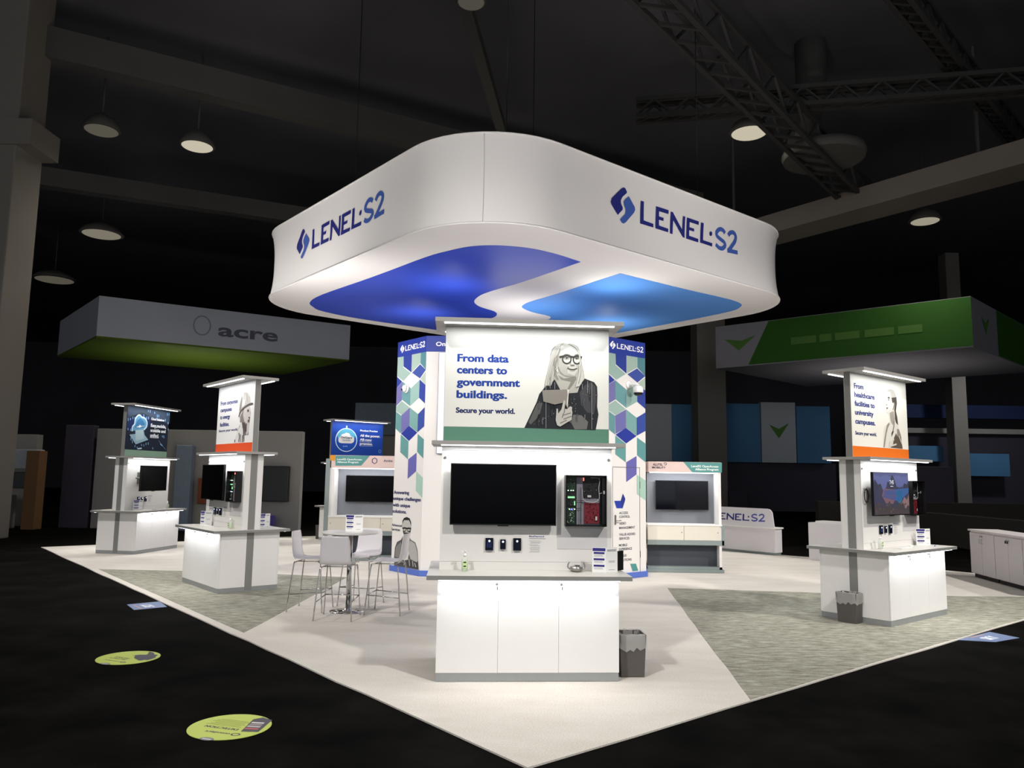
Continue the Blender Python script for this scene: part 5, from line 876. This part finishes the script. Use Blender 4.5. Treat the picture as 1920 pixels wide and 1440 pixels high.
# logos follow the curved cloth
def bend(b, plane, ref):
    for k in range(1, 14):
        z = ZB_+(ZT_-ZB_)*k/14
        bmesh.ops.bisect_plane(b.b, geom=b.b.verts[:]+b.b.edges[:]+b.b.faces[:], plane_co=(0, 0, z), plane_no=(0, 0, 1))
    for v in b.b.verts: v.co.y += pinch(v.co.z)
DK, LT = mat('logo_dark_blue', '#1d2474', .6, var=.02), mat('logo_mid_blue', '#3c5aa8', .6, var=.02)
oR = B(0, CY-HB); b = MB(); x0, z0, hh = ART['logoH']; logo(b, x0, z0, hh, 1, -.008, DK, LT); bend(b, 0, 0); b.build('logo_lettering', cn, (*oR, 0), ANG)
oL = B(CX-HA, 0); b = MB(); logo(b, -9.5885, 5.97, .374, (9.5885-6.931)/(7.03*.374), -.008, DK, LT); bend(b, 0, 0); b.build('logo_lettering', cn, (*oL, 0), ANG-PI/2)
# blue leaf halves printed on the underside
UD = mat('underside_dark_blue', '#3048b8', .42, spec=.5, var=.04, vs=1.2); UL = mat('underside_light_blue', '#5c96e2', .42, spec=.5, var=.04, vs=1.2)
mir = lambda p: (2*7.27-p[0], 2*8.75-p[1])
dark = [(3.55, 10.6), (3.6, 8.6), (3.6, 6.9), (3.68, 6.27), (3.78, 5.9), (3.97, 5.63), (4.26, 5.43), (4.61, 5.3), (5.1, 5.27), (5.7, 5.33), (5.86, 7.0), (5.88, 8.0), (5.97, 8.53), (6.21, 9.0), (6.6, 9.3), (7.1, 9.45), (7.4, 9.75), (7.55, 10.3), (7.8, 12.15), (5.4, 12.27), (4.3, 12.1), (3.95, 11.84), (3.68, 11.45)]
light = [(8.85, 12.1), (8.64, 10.12), (8.62, 9.5), (8.5, 9.15), (8.3, 8.98), (7.78, 8.93), (7.33, 8.75), (7.14, 8.5), (7.04, 8.1), (6.97, 7.23), (6.73, 5.38), (8.49, 5.33), (9.75, 5.26), (10.3, 5.32), (10.58, 5.5), (10.82, 5.95), (10.93, 7.28), (10.95, 9.1), (10.95, 11.0), (10.8, 11.6), (10.4, 12.0), (9.8, 12.15)]
def soften(pts, sharp):
    ix = [i for i, p in enumerate(pts) if p in sharp]; o = []
    for a, c in zip(ix, ix[1:]+[ix[0]+len(pts)]):
        seg = [pts[k % len(pts)] for k in range(a, c+1)]; o += smooth_spline(seg, 4)[:-1]
    return o
dark = soften(dark, [(5.7, 5.33), (7.8, 12.15)]); light = soften(light, [(8.85, 12.1), (6.73, 5.38)])
for nm, pts, m in (('dark_blue_leaf', dark, UD), ('light_blue_leaf', light, UL)):
    b = MB(); b.prism([B(*p) for p in pts], ZB_-.004, ZB_-.001, m); b.build(nm, cn)
for (x, y) in ((4.5, 5.9), (9.7, 5.9), (9.7, 11.2), (4.5, 11.2)):
    b = MB(); b.tube([B(x, y, ZT_-.02), B(x, y, 14.9)], .01, mat('black_cable', '#151515', .6), 6); b.build('suspension_cable', cn)
# ------------------------------------------------------------------ floor stickers
LIME = mat('lime_sticker', '#c3d163', .5, var=.03, vs=8); GRS = mat('sticker_dark_grey', '#57525a', .6)
def fprint(b, s, u0, u1, v, cap, z, m, bold=.02):
    add_text(b, s, u0, u1, v, cap, 0, m, bold)
def lay(b, z):   # turn an xz print into a print lying on the floor
    for v in b.b.verts: v.co = Vector((v.co.x, v.co.z, z-v.co.y))
for i, (c, rz, lab) in enumerate((((-3.665, 7.765), 2.75, 'round lime green floor sticker farther away, with dark figure'), ((-1.965, 5.76), 2.85, 'round lime green floor sticker nearest the camera, reads DETECTION'))):
    t = thing('floor_sticker', lab, 'floor sticker', (*c, -.012), rz, 'round lime floor stickers on the black carpet')
    b = MB(); b.lathe([(.285, .001), (.285, .004)], LIME, n=48, smooth=False); b.build('sticker_disc', t)
    b = MB()
    if i:
        add_text(b, 'DETECTION', -.1, .17, .03, .034, 0, GRS, .04); add_text(b, 'omnilert', -.1, .1, .125, .034, 0, GRS, .03)
        for k in range(6): b.flat([(-.09+.02*(k % 2), -.0-k*.024), (.2-.02*(k % 3), -.0-k*.024), (.2-.02*(k % 3), -.008-k*.024), (-.09+.02*(k % 2), -.008-k*.024)], 0, ink('#8f9a4a'))
        b.line([(-.145+.03*math.cos(a*.4), .135+.022*math.sin(a*.4)) for a in range(17)], .012, 0, GRS)
    else:
        add_text(b, 'PROTECT', -.06, .15, .065, .028, 0, GRS, .03); add_text(b, 'PEOPLE', -.05, .13, .02, .028, 0, GRS, .03); add_text(b, 'omnilert', -.06, .12, .15, .024, 0, GRS, .02)
        b.line([(-.11+.03*math.cos(a*.4), .16+.014*math.sin(a*.4)) for a in range(17)], .012, 0, GRS)
        b.flat(smooth_spline([(-.2, .05), (-.12, .02), (-.05, -.02), (-.0, -.08), (.03, -.07), (.0, -.13), (-.06, -.16), (-.02, -.22), (.02, -.27), (-.06, -.25), (-.12, -.2), (-.17, -.2), (-.2, -.14), (-.24, -.1), (-.25, -.0), (-.22, .0)], 2), 0, GRS)
    lay(b, .0045); b.build('sticker_print', t)
    b = MB()
    if i:
        b.flat([(-.26, .04), (-.14, .07), (-.06, -.19), (-.1, -.25), (-.2, -.22)], 0, GRS)
        for q, c2 in ((.03, '#c46a66'), (.075, '#c9c3c0'), (.115, '#a59a92'), (.155, '#e3dedb')): b.flat([(-.235+q*.3, .03-q), (-.135+q*.25, .045-q), (-.13+q*.25, .02-q), (-.23+q*.3, .005-q)], -.0004, ink(c2))
        lay(b, .005); b.build('device_picture', t); b = MB()
    b.flat([(-.02+.055*math.cos(a), .275+.03*math.sin(a)) for a in [2*PI*k/16 for k in range(16)]], -.0002, ink('#8a878c'))
    b.flat([(-.055, .27), (.015, .27), (.015, .283), (-.055, .283)], -.0004, ink('#d8d8da')); lay(b, .005); b.build('sticker_badge', t)
def rect_sticker(q, label, rz, tag):
    cx = sum(p[0] for p in q)/4; cy = sum(p[1] for p in q)/4
    t = thing('aisle_decal', label, 'floor decal', (cx, cy, -.012), 0)
    b = MB(); b.prism([(x-cx, y-cy) for x, y in q], .001, .004, mat('decal_blue', '#7484a8' if not tag else '#66788f', .5, var=.08)); b.build('decal_sheet', t)
    b = MB(); add_text(b, 'SKY', -.14, .1, -.06, .13, 0, ink('#e9edf6'), .05); b.flat([(-.2, .12), (.12, .12), (.12, .14), (-.2, .14)], 0, ink('#c8a08c')); lay(b, .0045); p = b.build('decal_print', t); p.rotation_euler = (0, 0, rz)
rect_sticker([(-5.15, 10.76), (-4.86, 10.36), (-4.55, 10.63), (-4.84, 11.05)], 'small blue decal touching the left edge of the booth carpet', 2.3, 0)
rect_sticker([(5.16, 9.2), (5.55, 9.12), (5.99, 9.38), (5.85, 9.72)], 'blue grey decal at the right edge of the booth carpet', .6, 1)
# ------------------------------------------------------------------ hall shell
HW = mat('hall_wall_dark', '#5a585e', .9, var=.3, vs=.15); CE = mat('ceiling_deck', '#5e5c62', .9, var=.25, vs=.3); BM = mat('ceiling_beam_grey', '#5e5b57', .8, var=.15, vs=1); DU = mat('duct_brown_grey', '#8d8379', .7, var=.1, vs=1)
b = MB(); b.box(-70, 70, -30, 85, 15, 15.3, CE); b.build('ceiling', kind='structure')
b = MB(); b.box(-70, 70, 80, 80.3, 0, 15, HW); b.build('wall_back', kind='structure')
b = MB(); b.box(-60.3, -60, -30, 80, 0, 15, HW); b.build('wall_left', kind='structure')
b = MB(); b.box(60, 60.3, -30, 80, 0, 15, HW); b.build('wall_right', kind='structure')
def rod(b, p, q, w, h, m):
    p, q = Vector(p), Vector(q); d = (q-p).normalized(); s = Vector((-d.y, d.x, 0)).normalized()*w/2; u = Vector((0, 0, h/2))
    v = [b.b.verts.new(x) for x in (p-s-u, p+s-u, p+s+u, p-s+u, q-s-u, q+s-u, q+s+u, q-s+u)]
    for f in ((0, 1, 2, 3), (7, 6, 5, 4), (0, 4, 5, 1), (1, 5, 6, 2), (2, 6, 7, 3), (3, 7, 4, 0)): b._f([v[i] for i in f], m)
def beam(name, p, q, w, h, m, label=None, cat=None, lattice=False):
    b = MB()
    if name == 'air_duct':
        for f in (.15, .5, .85):
            v = Vector(p).lerp(Vector(q), f); b.box(v.x-.04, v.x+.04, v.y-.04, v.y+.04, v.z, 14.99, BM)
    if lattice: m = mat('truss_dark_grey', '#3f3d3b', .8, var=.15)
    if not lattice: rod(b, p, q, w, h, m)
    else:
        P, Q = Vector(p), Vector(q); L = (Q-P).length; d = (Q-P)/L; n = int(L/h); s = Vector((-d.y, d.x, 0))*w/2
        for o in (s, -s):
            for dz in (-h/2, h/2): rod(b, P+o+Vector((0, 0, dz)), Q+o+Vector((0, 0, dz)), .12, .12, m)
        for i in range(n):
            a = P+d*(L*i/n); c = P+d*(L*(i+1)/n); e = -1 if i % 2 else 1
            for o in (s, -s): rod(b, a+o+Vector((0, 0, -e*h/2)), c+o+Vector((0, 0, e*h/2)), .07, .07, m)
            rod(b, a+s+Vector((0, 0, -h/2)), c-s+Vector((0, 0, -h/2)), .07, .07, m)
    o = b.build(name)
    if label: o['label'] = label; o['category'] = cat
    else: o['kind'] = 'structure'
beam('roof_beam', (-22, 15.5, 13.6), (8, 32.5, 13.6), .55, .9, BM, 'long dark roof beam crossing above the left side of the canopy', 'roof beam')
beam('roof_beam', (-26, 24, 12.6), (2, 37, 12.6), .5, .7, BM, 'dark roof beam below the long beam, upper left', 'roof beam')
beam('roof_beam', (-2, 11.5, 13.2), (-.3, 26, 13.2), .3, .3, BM, 'thin roof beam running away at the top centre', 'roof beam')
beam('roof_truss', (-.5, 10.4, 11.6), (12, 26, 11.6), .7, .8, BM, 'lattice truss descending from the top towards the right lamp', 'roof truss', True)
beam('roof_truss', (3.5, 21.5, 12.4), (24, 17.5, 12.4), .4, .5, BM, 'thin lattice truss across the upper right', 'roof truss', True)
beam('roof_truss', (6, 14, 13.2), (26, 34, 13.2), .4, .5, BM, 'thin lattice truss at the upper right corner', 'roof truss', True)
beam('air_duct', (6.2, 32.0, 10.9), (21.5, 12.5, 11.1), 1.4, .7, DU, 'long rectangular grey brown air duct sloping through the upper right', 'air duct')
b = MB()
b.tube([(8.9, 22.2, 15), (8.9, 22.2, 13.3), (8.6, 22.0, 12.6), (8.5, 22, 11.5)], .45, BM, 14); b.lathe([(1.15, 11.6), (1.2, 11.45), (1.15, 11.3)], BM, cx=9.2, cy=22.2, n=28); o = b.build('air_vent', None); o['label'] = 'round air duct drop with disc diffuser, upper right'; o['category'] = 'air vent'
for i, (x, y, z, r, s, lab) in enumerate(((-10.07, 23.53, 12, .55, 1, 'brightest ceiling lamp, upper left'), (-12.55, 22.47, 12, .55, .15, 'dim ceiling lamp left of the brightest lamp'), (-18.0, 32.9, 12, .9, .35, 'ceiling lamp above the left hanging banner'), (-24.9, 41.2, 12, 1.1, .15, 'faint ceiling lamp far left'), (6.93, 22.0, 12, .6, 1, 'bright round ceiling lamp above the right side of the canopy'), (16.18, 29.6, 12, .6, .6, 'small ceiling lamp at the far right'), (-1.05, 16.4, 12.4, .35, .12, 'small faint lamp at the top centre'))):
    t = thing('ceiling_lamp', lab, 'ceiling lamp', (x, y, z), 0, 'round high-bay lamps under the roof')
    b = MB(); b.lathe([(r*.9, .0), (r, .03), (r*.75, .3), (r*.25, .5), (.05, .55)], BM, n=24); b.build('lamp_housing', t)
    b = MB(); b.lathe([(r*.8, -.02), (r*.85, -.001)], glow('hall_lamp_%d' % i, '#fff4d8', .55*s), n=24); b.build('lamp_glass', t)
    if s > .3:
        L_ = bpy.data.lights.new('hall_lamp', 'SPOT'); L_.energy = 1500*s; L_.spot_size = 2.6; L_.spot_blend = 1; L_.shadow_soft_size = r*.8; L_.color = (1, .95, .84)
        lo = bpy.data.objects.new('hall_lamp', L_); COL.objects.link(lo); lo.location = (0, 0, -.05); lo.parent = t
    b = MB(); b.tube([(0, 0, .5), (0, 0, 15-z)], .03, BM, 6); b.build('suspension_rod', t)
# columns
CC = mat('column_concrete', '#8a837b', .85, var=.06, vs=1)
for x, y, w, lab in ((-13.62, 20, 1.15, 'tall pale concrete column cut by the left edge'), (11.2, 44, 1.6, 'distant square column right of the canopy'), (25.3, 44, .8, 'narrow distant column at the far right')):
    b = MB(); b.box(x-w/2, x+w/2, y-w/2, y+w/2, 0, 15, CC, .04)
    if w == 1.15: b.box(x-w/2-.06, x+w/2+.4, y-w/2-.06, y+w/2+.06, 10.2, 10.9, CC)
    o = b.build('hall_column'); o['label'] = lab; o['category'] = 'column'
# hanging banners of neighbouring booths
BW = mat('banner_pale_grey', '#d3d6e2', .8, var=.06, vs=.5); BWS = mat('banner_ring_grey', '#9aa3b2', .8, var=.06, vs=.5); BG = mat('banner_lime', '#5f7a14', .8, var=.05, vs=.5); BGR = mat('banner_green', '#336b18', .8, var=.08, vs=.5); BTX = mat('banner_text_grey', '#6d6f7a', .8); BGT = mat('banner_text_green', '#5c8a3c', .8)
t = thing('hanging_banner', 'square hanging banner with lime green underside, far left', 'hanging banner', (0, 0, 0), 0)
A_, P_, Q_ = Vector((-16.25, 29.9)), Vector((-20.9, 35.3)), Vector((-7.5, 35.3)); R_ = P_+Q_-A_
b = MB(); q4 = [tuple(A_), tuple(Q_), tuple(R_), tuple(P_)]
b.prism(q4, 7.0, 8.6, BW, BW); o = b.build('banner_box', t)
b = MB(); b.prism([tuple(Vector(x)*.999+Vector((0, 0))) for x in q4], 6.93, 6.995, BG); b.build('lime_underside', t)
d = (Q_-A_).normalized(); b = MB(); add_text(b, 'acre', 4.5, 7.0, 7.5, .55, -.02, BTX, .03); b.line([(3.85+.33*math.cos(a*.35), 7.85+.4*math.sin(a*.35)) for a in range(19)], .06, -.02, BWS); b.build('banner_lettering', t, (A_.x, A_.y, 0), math.atan2(d.y, d.x))  # ring beside the lettering is printed in its own blue grey
t = thing('hanging_banner', 'green and grey hanging banner, far right', 'hanging banner', (0, 0, 0), 0)
A_, P_, Q_ = Vector((17.75, 29.5)), Vector((9.65, 36.4)), Vector((24.5, 36.0)); R_ = P_+Q_-A_
b = MB(); q4 = [tuple(A_), tuple(Q_), tuple(R_), tuple(P_)]; b.prism(q4, 7.0, 9.0, mat('banner_dim_grey', '#a09da4', .8), None); b.build('banner_box', t)
d = (A_-P_).normalized(); L = (A_-P_).length
b = MB(); b.flat([(1.6, 7.05), (L-.0, 7.05), (L-.0, 8.98), (2.6, 8.98)], -.01, BGR); [b.flat([(x0, 7.78), (x0+w_, 7.78), (x0+w_, 8.1), (x0, 8.1)], -.02, BGT) for x0, w_ in ((3.6, 1.1), (4.85, .5), (5.5, 1.0), (6.7, 1.15), (8.0, .9))]
b.flat([(.45, 8.35), (1.15, 7.75), (2.0, 8.4), (1.3, 8.2)], -.015, BGT); b.build('green_print', t, (P_.x, P_.y, 0), math.atan2(d.y, d.x))
d = (Q_-A_).normalized(); b = MB(); b.flat([(3.4, 7.05), (9, 7.05), (9, 8.98), (3.4, 8.98)], -.01, BGR); b.flat([(1.2, 8.4), (1.75, 7.7), (2.3, 8.5), (1.75, 8.2)], -.015, BGT); b.build('green_print', t, (A_.x, A_.y, 0), math.atan2(d.y, d.x))
# distant neighbouring booths
SK = mat('distant_sky_blue', '#5388b4', .8, var=.15, vs=.4); DW = mat('distant_wall_grey', '#a5a19a', .85, var=.12, vs=.4); DB = mat('distant_booth_dark', '#45404c', .85, var=.2, vs=.4); DP = mat('distant_pale', '#c7cdd2', .8, var=.08, vs=.4); BRN = mat('distant_brown_wood', '#8a6440', .8, var=.1); DNV = mat('distant_navy', '#1c2c58', .8, var=.2, vs=.5)
def far_booth(label, boxes):
    t = thing('exhibit_booth', label, 'exhibit booth', (0, 0, 0), 0)
    for nm, m, q in boxes: b = MB(); b.box(*q, m, .02); b.build(nm, t)
    return t
far_booth('distant booth with tall blue and white panels, right of the tower', [
 ('white_panel', DP, (7.6, 9.3, 45, 45.5, 2.8, 6.1)), ('blue_panel', SK, (9.3, 10.7, 45, 45.5, 2.8, 6.1)), ('blue_panel', SK, (12.2, 14.45, 45, 45.5, 2.8, 6.2)), ('white_panel', DP, (14.5, 16.5, 45, 45.5, 2.8, 6.3)), ('blue_panel', SK, (16.55, 18.5, 45, 45.5, 2.8, 6.1)),
 ('dark_wall', DB, (7, 19, 45.6, 46, 0, 2.8)), ('dark_plinth', DB, (12, 13, 43, 44, 0, 1.2))])
fb = [o for o in COL.objects if o.get('label', '').startswith('distant booth with tall blue')][0]
b = MB(); b.flat([(14.95, 5.0), (15.5, 4.2), (16.1, 5.1), (15.5, 4.75)], 44.97, BGT); b.build('leaf_sign', fb)
far_booth('distant booth with low blue panels, far right', [
 ('blue_panel', SK, (22.6, 25.0, 45, 45.4, 3.0, 3.9)), ('blue_panel', SK, (26.3, 28.8, 45, 45.4, 2.2, 3.5)), ('header_beam', DNV, (20, 33, 46, 46.4, 5.6, 6.4)), ('header_beam', DW, (20, 33, 46, 46.4, 4.7, 5.0)), ('dark_wall', DB, (20, 33, 46.5, 47, 0, 4.6)), ('pale_counter', DW, (22, 24, 43, 44, 0, 1.9))])
far_booth('distant booth with white header and black screen, far left', [
 ('wall', DW, (-24, -15.2, 25.0, 25.3, -.012, 2.9)), ('white_header', DP, (-15.9, -14.7, 24.2, 24.6, 1.8, 2.4)), ('black_screen', BLACK, (-15.75, -14.85, 24.0, 24.2, 1.2, 1.7)), ('wood_post', BRN, (-14.65, -14.25, 23.6, 24, -.012, 2.35)), ('dark_panel', DB, (-14.1, -13.2, 24.6, 24.9, -.012, 3.2)), ('counter', DW, (-19, -15.2, 23.6, 24.2, -.012, 1.0))])
far_booth('grey neighbouring booth wall behind the two left kiosks', [
 ('wall', DW, (-13.1, -6.6, 24.6, 24.9, -.012, 3.1)), ('navy_panel', DNV, (-8.7, -7.9, 24.3, 24.5, .6, 2.4)), ('black_screen', BLACK, (-7.7, -6.9, 24.3, 24.5, .9, 2.0)), ('pale_post', mat('distant_pale_blue', '#8b97a4', .8, var=.1), (-10.4, -9.9, 24.2, 24.5, -.012, 2.6)), ('orange_panel', mat('distant_orange', '#8a4a2c', .8), (-9.7, -9.3, 24.3, 24.5, .8, 1.6)), ('purple_light_bar', glow('purple_glow', '#4b2fb0', .12), (-8.2, -7.2, 23.9, 24.2, .2, .5))])
far_booth('distant pale grey booth behind the bar table', [
 ('wall', DW, (-9.2, -3.2, 42, 42.3, 0, 4.6)), ('pale_panel', mat('distant_pale_blue', '#8b97a4', .8, var=.1), (-8.4, -6.2, 41.6, 41.9, 3.9, 5.6)), ('black_screen', BLACK, (-7.6, -5.6, 41.6, 41.8, .8, 2.2))])
far_booth('dark low booth walls across the right aisle', [('low_wall', mat('distant_dim_brown', '#38352f', .9, var=.1, vs=1), (10.6, 24, 27.0, 27.3, 0, 1.1)), ('low_wall', mat('distant_dim_brown', '#38352f', .9, var=.1, vs=1), (12.4, 12.7, 18, 27, 0, .9)), ('dark_cabinet', DB, (14, 17, 30, 31, 0, 2.4))])
# ------------------------------------------------------------------ lights
w = bpy.data.worlds.new('hall_ambient'); scene.world = w; w.use_nodes = True
bg = w.node_tree.nodes['Background']; bg.inputs[0].default_value = (.9, .95, 1, 1); bg.inputs[1].default_value = .72
def spot(name, loc, tgt, watts, ang, col=(1, .97, .93), r=.4, blend=.6):
    L = bpy.data.lights.new(name, 'SPOT'); L.energy = watts; L.spot_size = math.radians(ang); L.spot_blend = blend; L.shadow_soft_size = r; L.color = col
    o = bpy.data.objects.new(name, L); COL.objects.link(o); o.location = loc
    o.rotation_euler = (Vector(tgt)-Vector(loc)).to_track_quat('-Z', 'Y').to_euler(); return o
# unseen spots added overhead and at the sides to light booth and canopy
spot('added_booth_spot', (-6, -3, 12), (-2, 8.5, 0), 5200, 50)
spot('added_booth_spot', (8, -2, 12), (2.2, 7.5, 0), 5600, 50)
spot('added_booth_spot', (-14, 12, 12), B(1.5, 12, 0), 4300, 60)
spot('added_booth_spot', (13, 6, 12), B(10, 2.0, 0), 5600, 52)
spot('added_booth_spot', (0, 27, 13), B(9, 13, 0), 4600, 72)
spot('added_booth_spot', (-8, 4, 9), B(2.7, 8.5, 6.1), 1100, 50, r=.8)
spot('added_booth_spot', (6, 0, 9), B(7, 4.4, 6.1), 60, 55, (.97, .97, 1), r=.8)
# added fill lights above tower and kiosks to brighten the canopy underside
for p, tg, wt in ((B(5.0, 8.0, 4.45), B(4.9, 8.3, 5.4), 60), (B(7.3, 6.1, 4.45), B(7.3, 5.9, 5.4), 60), (B(6, 10.6, 4.45), B(6, 10.9, 5.4), 60), (B(9.8, 8.6, 4.45), B(9.9, 8.6, 5.4), 60)):
    spot('underside_fill', p, tg, wt, 150, (1, .97, .9), r=.15, blend=1)
for p, tg, wt in (((.146, 7.6, 3.4), B(6, 7, 5.4), 550), ((-4.4, 12.6, 3.4), B(5, 9.5, 5.4), 500), ((5.0, 10.7, 3.4), B(8.5, 6, 5.4), 550)):
    spot('underside_fill', p, tg, wt, 140, (1, .95, .92), r=.3, blend=1)
spot('added_booth_spot', (20, 10, 12), (8, 15.5, 0), 3500, 40)  # extra unseen spot added to brighten the right rear of the booth
area('underside_fill_panel', B(7.35, 8.57, 4.36), 1.6, 1.6, 26, (1, .96, .9), rot=(PI, 0, 0))  # soft panel added above the tower roof to lift the underside's middle
# spots added to brighten banner undersides and the distant booths
spot('banner_fill', (-14, 34.5, 2.5), (-14, 34.5, 7), 340, 140, r=.4, blend=1)
spot('far_booth_fill', (-14.5, 31, 6.6), (-14, 37, 1.5), 350, 120, r=.4, blend=1)
spot('far_booth_fill', (-25, 32, 6), (-25, 37, 1.5), 250, 110, r=.4, blend=1)
spot('banner_fill', (17, 35, 2.5), (17, 35, 7), 220, 140, r=.4, blend=1)
spot('far_booth_fill', (15, 38, 8), (14.5, 45, 4.5), 1100, 120, (.9, .95, 1), r=.4, blend=1)
spot('far_booth_fill', (26, 38, 8), (26, 45, 4), 600, 120, (.9, .95, 1), r=.4, blend=1)

scene.view_settings.view_transform = 'Standard'; scene.view_settings.look = 'None'; scene.view_settings.exposure = 0; scene.view_settings.gamma = 1; scene.view_settings.use_curve_mapping = False
cy = scene.cycles
cy.use_denoising = True; cy.max_bounces = 6; cy.diffuse_bounces = 3; cy.glossy_bounces = 3; cy.transparent_max_bounces = 8; cy.sample_clamp_indirect = 4; cy.caustics_reflective = False; cy.caustics_refractive = False
